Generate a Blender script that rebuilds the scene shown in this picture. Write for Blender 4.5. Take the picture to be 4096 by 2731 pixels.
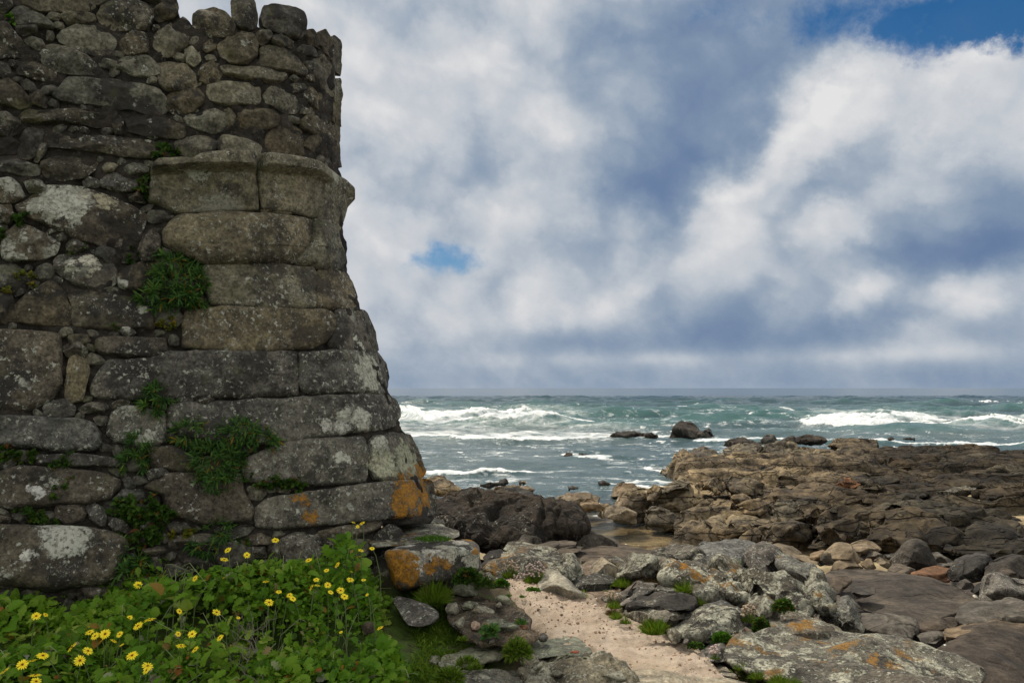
import bpy, bmesh, math, random
import numpy as np
from mathutils import Vector
for _o in list(bpy.data.objects): bpy.data.objects.remove(_o)
SC = bpy.context.scene; COL = SC.collection
R = math.radians
# ---------------------------------------------------------------- camera
F = 2958.0; CU, CV = 2048.0, 1365.5; PITCH = math.atan((1551.8-CV)/F); EYE = 1.6
cam_d = bpy.data.cameras.new("camera"); cam = bpy.data.objects.new("camera", cam_d); COL.objects.link(cam)
cam_d.sensor_width = 36.0; cam_d.lens = 36.0*F/4096.0; cam_d.clip_start = 0.05; cam_d.clip_end = 60000
cam.location = (0, 0, EYE); cam.rotation_euler = (math.pi/2+PITCH, 0, 0); SC.camera = cam
cP, sP = math.cos(PITCH), math.sin(PITCH)
def P(u, v, Y):                      # photograph pixel (4096 wide) and distance -> place in the world
    u = np.asarray(u, float); v = np.asarray(v, float); Y = np.asarray(Y, float)
    a = (u-CU)/F; b = -(v-CV)/F
    dy = cP - b*sP; dz = sP + b*cP
    return np.stack([a/dy*Y, Y+0*a, EYE+dz/dy*Y], -1)
def Pz(u, v, z):                     # pixel -> place on the level z
    b = -(v-CV)/F; dy = cP-b*sP; dz = sP+b*cP
    return P(u, v, (z-EYE)/(dz/dy))
# ---------------------------------------------------------------- view
SC.view_settings.view_transform = 'Standard'; SC.view_settings.look = 'None'
SC.view_settings.exposure = 0.0; SC.view_settings.gamma = 1.0; SC.view_settings.use_curve_mapping = False
SC.cycles.max_bounces = 6; SC.cycles.transparent_max_bounces = 12
# ---------------------------------------------------------------- sun
SUN_AZ, SUN_EL = R(-38), R(52)
sd = bpy.data.lights.new("sun", 'SUN'); sun = bpy.data.objects.new("sun", sd); COL.objects.link(sun)
sd.energy = 4.0; sd.angle = R(7); sd.color = (1.0, .89, .74)
_s = Vector((math.sin(SUN_AZ)*math.cos(SUN_EL), math.cos(SUN_AZ)*math.cos(SUN_EL), math.sin(SUN_EL)))
sun.rotation_euler = _s.to_track_quat('Z', 'Y').to_euler()
# ---------------------------------------------------------------- node helper
class NT:
    def __init__(s, nt): s.dim = '3D'; s.nt = nt; s.n = nt.nodes; s.l = nt.links
    def sock(s, i, v):
        if v is None: return
        if isinstance(v, bpy.types.NodeSocket): s.l.new(v, i)
        else:
            try: i.default_value = v
            except Exception: i.default_value = (*v, 1.0) if len(v) == 3 else v
    def math(s, op, a, b=None, c=None, clamp=False):
        n = s.n.new('ShaderNodeMath'); n.operation = op; n.use_clamp = clamp
        s.sock(n.inputs[0], a); s.sock(n.inputs[1], b); s.sock(n.inputs[2], c); return n.outputs[0]
    def vmath(s, op, a, b=None):
        n = s.n.new('ShaderNodeVectorMath'); n.operation = op
        s.sock(n.inputs[0], a)
        if b is not None: s.sock(n.inputs['Scale' if op == 'SCALE' else 1], b)
        return n.outputs['Value' if op in ('DOT_PRODUCT', 'LENGTH', 'DISTANCE') else 0]
    def noise(s, vec, scale, detail=4, rough=.55, out=0, dist=0):
        n = s.n.new('ShaderNodeTexNoise'); s.sock(n.inputs['Vector'], vec); n.inputs['Scale'].default_value = scale
        n.inputs['Detail'].default_value = detail; n.inputs['Roughness'].default_value = rough
        n.inputs['Distortion'].default_value = dist; n.noise_dimensions = s.dim; return n.outputs[out]
    def voro(s, vec, scale, feature='F1', out=0, rnd=1):
        n = s.n.new('ShaderNodeTexVoronoi'); n.feature = feature; s.sock(n.inputs['Vector'], vec)
        n.inputs['Scale'].default_value = scale; n.inputs['Randomness'].default_value = rnd; return n.outputs[out]
    def ramp(s, f, stops, interp='LINEAR'):
        n = s.n.new('ShaderNodeValToRGB'); s.sock(n.inputs[0], f); e = n.color_ramp.elements; n.color_ramp.interpolation = interp
        while len(e) < len(stops): e.new(.5)
        for q, (p, c) in zip(e, stops):
            q.position = p; q.color = (c, c, c, 1) if not hasattr(c, '__len__') else (*c, 1)
        return n.outputs[0]
    def step(s, x, a, b):            # smooth 0..1 between a and b
        n = s.n.new('ShaderNodeMapRange'); n.interpolation_type = 'SMOOTHSTEP'; s.sock(n.inputs[0], x)
        n.inputs[1].default_value = a; n.inputs[2].default_value = b; return n.outputs[0]
    def mix(s, f, a, b, blend='MIX'):
        n = s.n.new('ShaderNodeMix'); n.data_type = 'RGBA'; n.blend_type = blend
        s.sock(n.inputs[0], f); s.sock(n.inputs[6], a); s.sock(n.inputs[7], b); return n.outputs[2]
    def mapping(s, v, loc, rot, sc, typ='TEXTURE'):
        n = s.n.new('ShaderNodeMapping'); n.vector_type = typ; s.sock(n.inputs[0], v)
        n.inputs[1].default_value = loc; n.inputs[2].default_value = rot; n.inputs[3].default_value = sc; return n.outputs[0]
    def sep(s, v):
        n = s.n.new('ShaderNodeSeparateXYZ'); s.sock(n.inputs[0], v); return n.outputs
    def comb(s, x, y, z):
        n = s.n.new('ShaderNodeCombineXYZ'); s.sock(n.inputs[0], x); s.sock(n.inputs[1], y); s.sock(n.inputs[2], z); return n.outputs[0]
    def attr(s, name, out='Fac'):
        n = s.n.new('ShaderNodeAttribute'); n.attribute_name = name; return n.outputs[out]
    def bump(s, h, dist, strength=1.0, normal=None):
        n = s.n.new('ShaderNodeBump'); s.sock(n.inputs['Height'], h); n.inputs['Distance'].default_value = dist
        n.inputs['Strength'].default_value = strength; s.sock(n.inputs['Normal'], normal); return n.outputs[0]
    def pos(s): return s.n.new('ShaderNodeNewGeometry').outputs['Position']
    def nrm(s): return s.n.new('ShaderNodeNewGeometry').outputs['Normal']
    def rnd(s): return s.n.new('ShaderNodeObjectInfo').outputs['Random']
def new_mat(name):
    m = bpy.data.materials.new(name); m.use_nodes = True; t = NT(m.node_tree)
    bs = t.n['Principled BSDF']; bs.inputs['Specular IOR Level'].default_value = .25
    return m, t, bs
# ---------------------------------------------------------------- sky: physical sky seen through a broken cloud deck
W = bpy.data.worlds.new("World"); SC.world = W; W.use_nodes = True
W.cycles.sampling_method = 'MANUAL'; W.cycles.sample_map_resolution = 512
t = NT(W.node_tree); t.n.clear(); t.dim = '2D'
sky = t.n.new('ShaderNodeTexSky'); sky.sky_type = 'NISHITA'; sky.sun_disc = False
sky.sun_elevation = SUN_EL; sky.sun_rotation = SUN_AZ; sky.altitude = 10; sky.air_density = 1.0; sky.dust_density = .6; sky.ozone_density = 2.5
gen = t.n.new('ShaderNodeTexCoord').outputs['Generated']
d = t.vmath('NORMALIZE', gen); x, y, z = t.sep(d)
az = t.math('ARCTAN2', x, y); el = t.math('ARCSINE', z)
ae = t.comb(az, el, 0)
# turbulence of the cloud edges
st = t.mapping(ae, (0, 0, 0), (0, 0, R(-18)), (1, .84, 1))
w1 = t.noise(st, 4.2, 7, .56, out=1); w2 = t.noise(st, 12, 6, .62, out=1)
warp = t.vmath('ADD', t.vmath('SCALE', t.vmath('SUBTRACT', w1, (.5, .5, .5)), .17), t.vmath('SCALE', t.vmath('SUBTRACT', w2, (.5, .5, .5)), .065))
aew = t.vmath('ADD', ae, t.vmath('MULTIPLY', warp, t.comb(1.0, t.step(el, .01, .30), 0.0)))
aew = t.vmath('MULTIPLY', aew, (1, 1, 0))
def T9(px, py):
    p = P(1380+px*1.1548, py*1.1548, 1.0) - np.array([0, 0, EYE]); p /= np.linalg.norm(p)
    return math.atan2(p[0], p[1]), math.asin(p[2])
def blob(acc, px, py, sx, sy, amp, rot=0, vec=None):
    a, e = T9(px, py); k = 1.1548/F
    m = t.mapping(vec or aew, (a, e, 0), (0, 0, R(-rot)), (sx*k, sy*k, 1))
    g = t.math('POWER', .3679, t.vmath('DOT_PRODUCT', m, m))
    return t.math('MULTIPLY_ADD', g, amp, acc)
B = t.math('MULTIPLY_ADD', t.noise(st, 3.0, 8, .55), .55, .21)
B = t.math('MULTIPLY_ADD', t.math('SUBTRACT', t.noise(st, 13, 8, .62), .5), .36, B)
pv = t.vmath('ADD', st, t.vmath('ADD', t.vmath('SCALE', t.vmath('SUBTRACT', w1, (.5, .5, .5)), .12), t.vmath('SCALE', t.vmath('SUBTRACT', w2, (.5, .5, .5)), .05)))
def puff(sc):
    n = t.n.new('ShaderNodeTexVoronoi'); n.voronoi_dimensions = '2D'; n.feature = 'SMOOTH_F1'; n.inputs['Smoothness'].default_value = .35; n.inputs['Scale'].default_value = sc; t.l.new(pv, n.inputs['Vector']); return n.outputs[0]
pf = t.math('ADD', t.math('MULTIPLY', t.math('SUBTRACT', .40, puff(8)), .42), t.math('MULTIPLY', t.math('SUBTRACT', .40, puff(19)), .24))
B = t.math('ADD', B, t.math('MULTIPLY', pf, t.step(el, .0, .12)))
bil = t.math('ABSOLUTE', t.math('MULTIPLY_ADD', t.noise(t.vmath('ADD', st, t.vmath('SCALE', w1, .2)), 5.5, 4, .5), 2.0, -1.0))
B = t.math('MULTIPLY_ADD', t.math('SUBTRACT', .16, bil), .20, B)
for b_ in [(60, 250, 330, 420, .38), (560, 180, 260, 380, .36), (1300, 640, 260, 90, .34, -42), (1560, 470, 300, 130, .32, -38), (1820, 330, 280, 170, .30, -30),
           (2200, 300, 300, 110, .24, -10), (1400, 830, 210, 120, .26, -30), (1720, 800, 260, 90, .30, -40), (980, 1010, 240, 80, .44, -22), (640, 900, 260, 200, .20),
           (100, 860, 250, 230, .20), (1820, 1005, 190, 42, .36, -16), (2180, 1080, 210, 60, .36, -25), (2050, 1222, 300, 26, .22), (250, 1130, 380, 110, .14), (1100, 1240, 500, 24, .14),
           (1180, 330, 210, 330, -.22, 10), (1010, 640, 230, 170, -.20, -20), (1480, 150, 300, 150, -.20), (230, 610, 180, 120, -.24, 10), (1720, 640, 260, 70, -.20, -38),
           (2230, 720, 300, 160, -.10), (2150, 890, 380, 80, -.30, -12), (1500, 1165, 620, 62, -.30), (700, 1190, 400, 50, -.16), (1250, 1310, 2600, 46, -.12), (1150, 900, 90, 120, -.12)]:
    B = blob(B, *b_)
ccol = t.ramp(t.math('MULTIPLY_ADD', B, .80, .17), [(0.0, (.13, .205, .36)), (.17, (.165, .24, .385)), (.346, (.225, .305, .43)), (.53, (.35, .42, .515)), (.71, (.54, .58, .635)), (.89, (.70, .71, .73)), (1.0, (.80, .80, .80))])
H = t.math('MULTIPLY_ADD', t.math('SUBTRACT', t.noise(st, 9, 8, .68), .5), 1.5, -.05)
for b_ in [(400, 905, 118, 56, 1.08), (2080, 70, 420, 120, 1.3, 10), (2250, 160, 200, 65, .9), (1500, 60, 240, 110, .45), (1230, 60, 100, 60, .25)]:
    H = blob(H, *b_)
hole = t.step(H, .20, 1.15)
hole = t.math('MULTIPLY', hole, .96)
b1 = t.n.new('ShaderNodeBackground'); b2 = t.n.new('ShaderNodeBackground'); mx = t.n.new('ShaderNodeMixShader'); wo = t.n.new('ShaderNodeOutputWorld')
hs = t.n.new('ShaderNodeHueSaturation'); hs.inputs['Saturation'].default_value = 1.5; hs.inputs['Value'].default_value = .68; t.l.new(sky.outputs[0], hs.inputs['Color'])
t.l.new(hs.outputs[0], b1.inputs[0]); b1.inputs[1].default_value = .10
back = t.math('MAXIMUM', t.step(y, .45, -.2), t.step(el, .62, .95))   # unseen clouds overhead and behind, brightened and warmed to light the scene
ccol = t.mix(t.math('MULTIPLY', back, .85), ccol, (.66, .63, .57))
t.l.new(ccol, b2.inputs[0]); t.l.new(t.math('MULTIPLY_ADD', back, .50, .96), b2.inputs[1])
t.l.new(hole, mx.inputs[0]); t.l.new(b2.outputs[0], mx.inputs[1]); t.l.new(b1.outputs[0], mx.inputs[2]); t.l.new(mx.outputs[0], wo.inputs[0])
# ---------------------------------------------------------------- numpy noise
def _h(ix, iy, iz, s):
    h = (ix.astype(np.int64)*374761393 + iy.astype(np.int64)*668265263 + iz.astype(np.int64)*2147483647 + s*1274126177) & 0xffffffff
    h = ((h ^ (h >> 13))*1274126177) & 0xffffffff; h = ((h ^ (h >> 16))*2246822519) & 0xffffffff
    return (h ^ (h >> 15)) & 0xffffffff
_G = np.array([[1,1,0],[-1,1,0],[1,-1,0],[-1,-1,0],[1,0,1],[-1,0,1],[1,0,-1],[-1,0,-1],[0,1,1],[0,-1,1],[0,1,-1],[0,-1,-1],[1,1,0],[-1,1,0],[0,-1,1],[0,-1,-1]], float)
def perlin(p, seed=0):
    p = np.asarray(p, float); i = np.floor(p).astype(np.int64); f = p-i; w = f*f*f*(f*(f*6-15)+10); out = 0
    for dx in (0, 1):
        for dy in (0, 1):
            for dz in (0, 1):
                g = _G[_h(i[:, 0]+dx, i[:, 1]+dy, i[:, 2]+dz, seed) & 15]
                dt = g[:, 0]*(f[:, 0]-dx)+g[:, 1]*(f[:, 1]-dy)+g[:, 2]*(f[:, 2]-dz)
                out = out + dt*(w[:, 0] if dx else 1-w[:, 0])*(w[:, 1] if dy else 1-w[:, 1])*(w[:, 2] if dz else 1-w[:, 2])
    return out
def fbm(p, octv=4, seed=0, gain=.5):
    a, s, o = 1.0, 0.0, 0; p = np.asarray(p, float)
    for k in range(octv):
        o = o + a*perlin(p*2.0**k+17.3*k, seed+k); a *= gain
    return o
def ridged(p, octv=4, seed=0):
    a, o = 1.0, 0
    for k in range(octv): o = o + a*(1-2*np.abs(perlin(p*2.0**k+7.7*k, seed+k))); a *= .5
    return o
def voronoi(p, seed=0, jit=.9, flat=False):
    p = np.asarray(p, float); i = np.floor(p).astype(np.int64); n = len(p)
    f1 = np.full(n, 9.0); f2 = np.full(n, 9.0); idx = np.zeros(n, np.int64); c1 = np.zeros((n, 3))
    for dx in (-1, 0, 1):
        for dy in (-1, 0, 1):
            for dz in ((0,) if flat else (-1, 0, 1)):
                cx, cy, cz = i[:, 0]+dx, i[:, 1]+dy, i[:, 2]+dz
                h = _h(cx, cy, cz, seed)
                q = np.stack([cx+.5+jit*((h & 1023)/1023-.5), cy+.5+jit*(((h >> 10) & 1023)/1023-.5), cz+(.5+jit*(((h >> 20) & 1023)/1023-.5) if not flat else 0)], -1)
                dd = np.sqrt(((q-p)[:, :2 if flat else 3]**2).sum(1))
                m = dd < f1; f2 = np.where(m, f1, np.minimum(f2, dd)); idx = np.where(m, h, idx); c1[m] = q[m]; f1 = np.where(m, dd, f1)
    return f1, f2, idx, c1
def sstep(x, a, b):
    t = np.clip((x-a)/(b-a), 0, 1); return t*t*(3-2*t)
# ---------------------------------------------------------------- mesh helper
def mk_mesh(name, V, Fs, mat=None, smooth=True, fattr=None, vattr=None):
    me = bpy.data.meshes.new(name); V = np.asarray(V, np.float32); me.vertices.add(len(V)); me.vertices.foreach_set('co', V.ravel())
    if not isinstance(Fs, list): Fs = [Fs]
    Fs = [np.asarray(f, np.int32) for f in Fs if len(f)]
    li = np.concatenate([f.ravel() for f in Fs]); tot = np.concatenate([np.full(len(f), f.shape[1], np.int32) for f in Fs])
    me.loops.add(len(li)); me.loops.foreach_set('vertex_index', li); me.polygons.add(len(tot))
    me.polygons.foreach_set('loop_start', np.concatenate([[0], np.cumsum(tot)[:-1]]).astype(np.int32))
    me.update(calc_edges=True)
    me.polygons.foreach_set('use_smooth', np.full(len(tot), smooth, bool))
    for nm, a in (fattr or {}).items(): me.attributes.new(nm, 'FLOAT', 'FACE').data.foreach_set('value', np.asarray(a, np.float32))
    for nm, a in (vattr or {}).items(): me.attributes.new(nm, 'FLOAT', 'POINT').data.foreach_set('value', np.asarray(a, np.float32))
    if mat: me.materials.append(mat)
    me.validate(); return me
def link(name, me, parent=None, loc=None):
    o = bpy.data.objects.new(name, me); COL.objects.link(o)
    if parent: o.parent = parent
    if loc is not None: o.location = loc
    return o
def tag(o, label=None, cat=None, group=None, kind=None):
    if label: o['label'] = label
    if cat: o['category'] = cat
    if group: o['group'] = group
    if kind: o['kind'] = kind
    return o
def empty(name, loc=(0, 0, 0)):
    o = bpy.data.objects.new(name, None); o.empty_display_size = .1; COL.objects.link(o); o.location = loc; return o
def grid_faces(nr, nc):
    a = (np.arange(nr-1)[:, None]*nc+np.arange(nc-1)[None]).ravel(); return np.stack([a, a+1, a+nc+1, a+nc], -1)
def vnormals(V, Fs):
    N = np.zeros_like(V)
    for f in (Fs if isinstance(Fs, list) else [Fs]):
        if not len(f): continue
        n = np.cross(V[f[:, 1]]-V[f[:, 0]], V[f[:, 2]]-V[f[:, 0]]) if f.shape[1] == 3 else np.cross(V[f[:, 2]]-V[f[:, 0]], V[f[:, 3]]-V[f[:, 1]])
        for c in range(3):
            w = np.repeat(n[:, c], f.shape[1]); N[:, c] += np.bincount(f.ravel(), w, len(V))
    return N/np.maximum(np.linalg.norm(N, axis=1, keepdims=True), 1e-12)
TILES = {1: (0, 0, .63776), 2: (0, 600, .63776), 3: (0, 1400, .76531), 4: (0, 2000, .68027), 5: (1400, 1900, .55272), 6: (2600, 1900, .63605),
         7: (1500, 1500, .55272), 8: (2500, 1500, .67857), 10: (1700, 2100, .40241), 11: (2400, 2100, .42517), 12: (3200, 2000, .46618), 0: (0, 0, 1.7415)}
def poly(tile, s):
    a = np.array([[float(q) for q in w.split(',')] for w in s.split()]); ox, oy, k = TILES[tile]; return a*k+np.array([ox, oy])
def polar(S, n=256, smooth=2.0, c=None):
    """outline -> centre, half sizes and the radius in each direction of its normalised box"""
    mn, mx = S.min(0), S.max(0); hw = (mx-mn)/2
    D = np.concatenate([np.linspace(S[k], S[(k+1) % len(S)], 24, endpoint=False) for k in range(len(S))])
    if c is None: c = (mn+mx)/2*.5+D.mean(0)*.5
    q = (D-c)/hw; a = np.arctan2(-q[:, 1], q[:, 0]); r = np.hypot(q[:, 0], q[:, 1])
    o = np.argsort(a); a, r = a[o], r[o]; g = np.arange(n)/n*2*np.pi-np.pi
    rr = np.interp(g, np.concatenate([a-2*np.pi, a, a+2*np.pi]), np.concatenate([r]*3))
    k = np.arange(-8, 9); w = np.exp(-(k/max(smooth, .01))**2/2); w /= w.sum()
    rr = sum(wk*np.roll(rr, kk) for kk, wk in zip(k, w)); return c, hw, rr
def rad(rr, a):
    n = len(rr); t = (a+np.pi)/(2*np.pi)*n; i = np.floor(t).astype(int); f = t-i
    return rr[i % n]*(1-f)+rr[(i+1) % n]*f
_ico = {}
def ico(sub):
    if sub not in _ico:
        bm = bmesh.new(); bmesh.ops.create_icosphere(bm, subdivisions=sub, radius=1)
        bm.verts.ensure_lookup_table(); V = np.array([v.co[:] for v in bm.verts]); Fa = np.array([[v.index for v in f.verts] for f in bm.faces]); bm.free(); _ico[sub] = (V, Fa)
    return _ico[sub]
def depth_order(): pass
# ---------------------------------------------------------------- rock material
def rock_mat(name, dark, mid, light, speck=.5, white=.0, whitecol=(.40, .41, .36), crust=.0, orange=.0, black=.3, moss=0.0, crack=0.0, crscale=3.0, crstretch=(1, 1, 1),
             bump=.012, scale=1.0, blobs=(), rough=.92, tint=.12, up=0.0, wetz=None, strat=0.0, beds=0.0, dark_right=False):
    m, t, bs = new_mat(name); p = t.pos(); rd = t.rnd()
    n1 = t.noise(p, 1.1*scale, 4, .6); n2 = t.noise(p, 4.5*scale, 6, .65); n3 = t.noise(p, 45*scale, 3, .7); n4 = t.noise(p, 14*scale, 5, .65)
    c = t.mix(t.step(n2, .34, .62), dark, mid)
    c = t.mix(t.math('MULTIPLY', t.step(n1, .42, .70), .85), c, light)
    tn = t.math('MULTIPLY_ADD', rd, 2*tint, 1-tint)
    warm = t.mix(rd, (1.09, 1.0, .86), (.93, 1.0, 1.02))
    c = t.mix(1.0, c, warm, 'MULTIPLY')
    g = t.math('MULTIPLY_ADD', t.math('SUBTRACT', n3, .5), 3.8*speck, 1.0); g = t.math('MULTIPLY', g, tn)
    g = t.math('MULTIPLY', g, t.math('MULTIPLY_ADD', t.math('SUBTRACT', n4, .5), 2.6, 1.0))
    c = t.mix(1.0, c, t.comb(g, g, g), 'MULTIPLY')
    if strat:
        sp = t.vmath('MULTIPLY', p, (1.2, 1.2, 14)); c = t.mix(t.math('MULTIPLY', t.step(t.noise(sp, 1.0, 5, .6), .45, .65), strat), c, dark)
    if black: c = t.mix(t.math('MULTIPLY', t.step(t.noise(p, 2.6*scale, 8, .72), .505, .59), black), c, (.022, .021, .02))
    height = t.math('MULTIPLY_ADD', n4, .9, t.math('MULTIPLY', n3, .5))
    height = t.math('MULTIPLY_ADD', n2, 1.2, height)
    if up: upm = t.math('MULTIPLY_ADD', t.step(t.sep(t.nrm())[2], -.1, .7), up, 1-up)
    else: upm = 1.0
    if crust:                        # crusty grey-white speckle of small lichens
        cr = t.math('MULTIPLY', t.step(t.noise(p, 30*scale, 5, .75), .545, .61), t.step(t.noise(p, 3.1*scale, 4, .7), .63-.34*crust, .71-.34*crust))
        cr = t.math('MULTIPLY', t.math('MULTIPLY', cr, upm), .85)
        c = t.mix(cr, c, t.mix(t.noise(p, 11, 2), (.33, .33, .28), tuple(min(1, q*1.25) for q in whitecol))); height = t.math('MULTIPLY_ADD', cr, .4, height)
    wp = t.vmath('ADD', p, t.vmath('SCALE', t.vmath('SUBTRACT', t.noise(p, 9*scale, 5, .7, out=1), (.5, .5, .5)), .16/scale))
    if white:                        # round patches
        vs = 5.5*scale; vd = t.voro(wp, vs, 'F1', 0); vc = t.voro(wp, vs, 'F1', 1)
        vx = t.sep(vc); r_ = t.math('MULTIPLY_ADD', vx[0], .52, -.04 + .30*(white-.3))
        wm = t.step(t.math('SUBTRACT', r_, vd), -.02, .05)
        wm = t.math('MULTIPLY', wm, t.step(t.noise(p, 1.7*scale, 4, .6), .62-.4*white, .70-.3*white)); wm = t.math('MULTIPLY', wm, upm)
        big = t.math('MULTIPLY', t.step(t.noise(p, 6.5*scale, 8, .74), .635-.24*white, .675-.24*white), upm)
        wm = t.math('MAXIMUM', wm, big); wm = t.math('MULTIPLY', wm, t.math('MULTIPLY_ADD', t.step(t.noise(p, 38, 4, .7), .36, .50), .75, .25))
        c = t.mix(t.math('MULTIPLY', wm, .92), c, t.mix(t.noise(p, 8, 4, .7), tuple(q*.62 for q in whitecol), tuple(min(1, q*1.3) for q in whitecol))); height = t.math('MULTIPLY_ADD', wm, .5, height)
    if moss: c = t.mix(t.math('MULTIPLY', t.step(t.noise(p, 5*scale, 7, .7), .56, .68), moss), c, (.075, .085, .02))
    if orange:
        om = t.math('MULTIPLY', t.step(t.noise(p, 6*scale, 7, .72), .53, .58), t.step(t.noise(p, 1.5*scale, 3, .6), .66-.4*orange, .74-.4*orange)); om = t.math('MULTIPLY', om, upm)
        c = t.mix(t.math('MULTIPLY', om, t.math('MULTIPLY_ADD', t.step(t.noise(p, 30, 4, .7), .40, .55), .65, .25)), c, t.mix(t.noise(p, 16, 3), (.25, .115, .016), (.40, .22, .04)))
    for (bu, bv, bY, br, bc) in blobs:
        q = P(bu, bv, bY); dd = t.vmath('DISTANCE', wp, tuple(q))
        bm_ = t.math('MULTIPLY', t.step(t.math('MULTIPLY_ADD', t.math('SUBTRACT', t.noise(p, 17, 7, .78), .5), br*(4.6 if bc[2] < .05 else 2.3), dd), br*1.04, br*.90), .93)
        bm_ = t.math('MULTIPLY', bm_, t.math('MULTIPLY_ADD', t.step(t.noise(p, 42, 3, .7), .38, .50), .6, .4))
        c = t.mix(bm_, c, t.mix(t.noise(p, 20, 4, .7), tuple(k*.7 for k in bc), tuple(min(1, k*1.4) for k in bc))); height = t.math('MULTIPLY_ADD', bm_, .4, height)
    if crack:
        cp = t.vmath('MULTIPLY', t.vmath('ADD', p, t.vmath('SCALE', t.vmath('SUBTRACT', t.noise(p, 1.6*crscale/3, 4, .6, out=1), (.5, .5, .5)), .55*3/crscale)), crstretch)
        ce = t.voro(cp, crscale, 'DISTANCE_TO_EDGE'); cm = t.step(ce, .0, .045)
        height = t.math('MULTIPLY_ADD', cm, 2.2*crack, height); c = t.mix(t.math('MULTIPLY', t.math('SUBTRACT', 1.0, cm), .75*crack), c, (.018, .016, .014))
    if beds:
        px_, py_, pz_ = t.sep(p); s_ = t.math('ADD', t.math('MULTIPLY_ADD', px_, -.05, pz_), t.math('MULTIPLY_ADD', py_, .03, t.math('MULTIPLY', t.noise(t.vmath('MULTIPLY', p, (.35, .35, .8)), 1.0, 4, .6), .5))); fr_ = t.math('PINGPONG', t.math('DIVIDE', s_, beds), .5)
        bm_ = t.math('MULTIPLY', t.step(fr_, .07, .0), t.step(t.noise(p, 1.1, 4, .6), .40, .58)); height = t.math('MULTIPLY_ADD', bm_, -1.6, height); c = t.mix(t.math('MULTIPLY', bm_, .75), c, (.016, .014, .012))
    if dark_right:                   # the landward rock is darker than the sea-washed tan rock
        px_, py_, _z = t.sep(p); k_ = t.step(t.math('ADD', t.math('MULTIPLY_ADD', py_, -.55, px_), t.math('MULTIPLY', t.noise(p, .5, 4, .6), 9)), 0, 3.4); c = t.mix(t.math('MULTIPLY', k_, .9), t.mix(1.0, c, (1.62, 1.55, 1.45), 'MULTIPLY'), t.mix(1.0, c, (.27, .26, .25), 'MULTIPLY'))
    if wetz is not None:             # wet foot of the rock near the water line: darker and glossier
        wz = t.step(t.math('MULTIPLY_ADD', t.noise(p, 3, 4), .35, t.sep(p)[2]), wetz+.5, wetz+.12)
        c = t.mix(t.math('MULTIPLY', wz, .6), c, t.mix(1.0, c, (.42, .40, .34), 'MULTIPLY')); t.l.new(t.math('MULTIPLY_ADD', wz, -.5, rough), bs.inputs['Roughness'])
    else: bs.inputs['Roughness'].default_value = rough
    t.l.new(c, bs.inputs['Base Color']); t.l.new(t.bump(height, bump, .9), bs.inputs['Normal']); return m
# ---------------------------------------------------------------- rocks from an outline with its own distance, size and thickness
ROCKV = 0
def disp_rock(V, Fa, amp, freq, seed, ridge=.0, crk=.0, crs=1.0, cst=(1, 1, 1), strat=0.0, grooves=0.0, bed=0.0):
    N = vnormals(V, Fa); p = V*freq
    d = amp*(fbm(p, 5, seed)*1.1)
    if ridge: d = d+amp*ridge*(ridged(p*.9+3.1, 4, seed+50)-1.0)
    if grooves: d = d-amp*grooves*sstep(ridged(V*np.array([2.6, .5, .30])+.35*fbm(V*1.5, 2, seed+2)[:, None]+5, 2, seed+9), .98, 1.40)+grooves*.045*ridged(V*np.array([3.4, 3.4, 2.0]), 5, seed+77)
    if strat: d = d+strat*(np.abs(perlin(np.stack([V[:, 0]*.5, V[:, 1]*.5, V[:, 2]*5.5], -1)+fbm(V*.8, 2, seed)[:, None]*.35, seed+3)))
    if bed:                          # bedding: long shallow grooves in tilted layers
        s_ = (V[:, 2]-.05*V[:, 0]+.03*V[:, 1]+.16*fbm(V*np.array([.35, .35, .8]), 3, 401))/.34; fr_ = np.abs(s_-np.round(s_)); d = d-bed*np.exp(-(fr_/.10)**2)+bed*.5*np.sin(np.round(s_)*7.1)
    if crk:
        q = (V+.25/crs*np.stack([fbm(V*crs*.7+k*9.1, 3, seed+20+k) for k in range(3)], -1))*crs*np.array(cst)
        f1, f2, ix, _ = voronoi(q, seed+5); e = f2-f1
        d = d-crk*(1-sstep(e, 0, .22))+crk*.45*(((ix >> 5) & 255)/255-.5)
    return V+N*d[:, None]
def facets(rng, n, lo=.50, hi=.92):
    nx, nz = rng.uniform(-1, 1, n), rng.uniform(-.8, 1, n); ny = rng.uniform(.45, 1, n); l = np.sqrt(nx*nx+ny*ny+nz*nz); return nx/l, ny/l, nz/l, rng.uniform(lo, hi, n)
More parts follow.
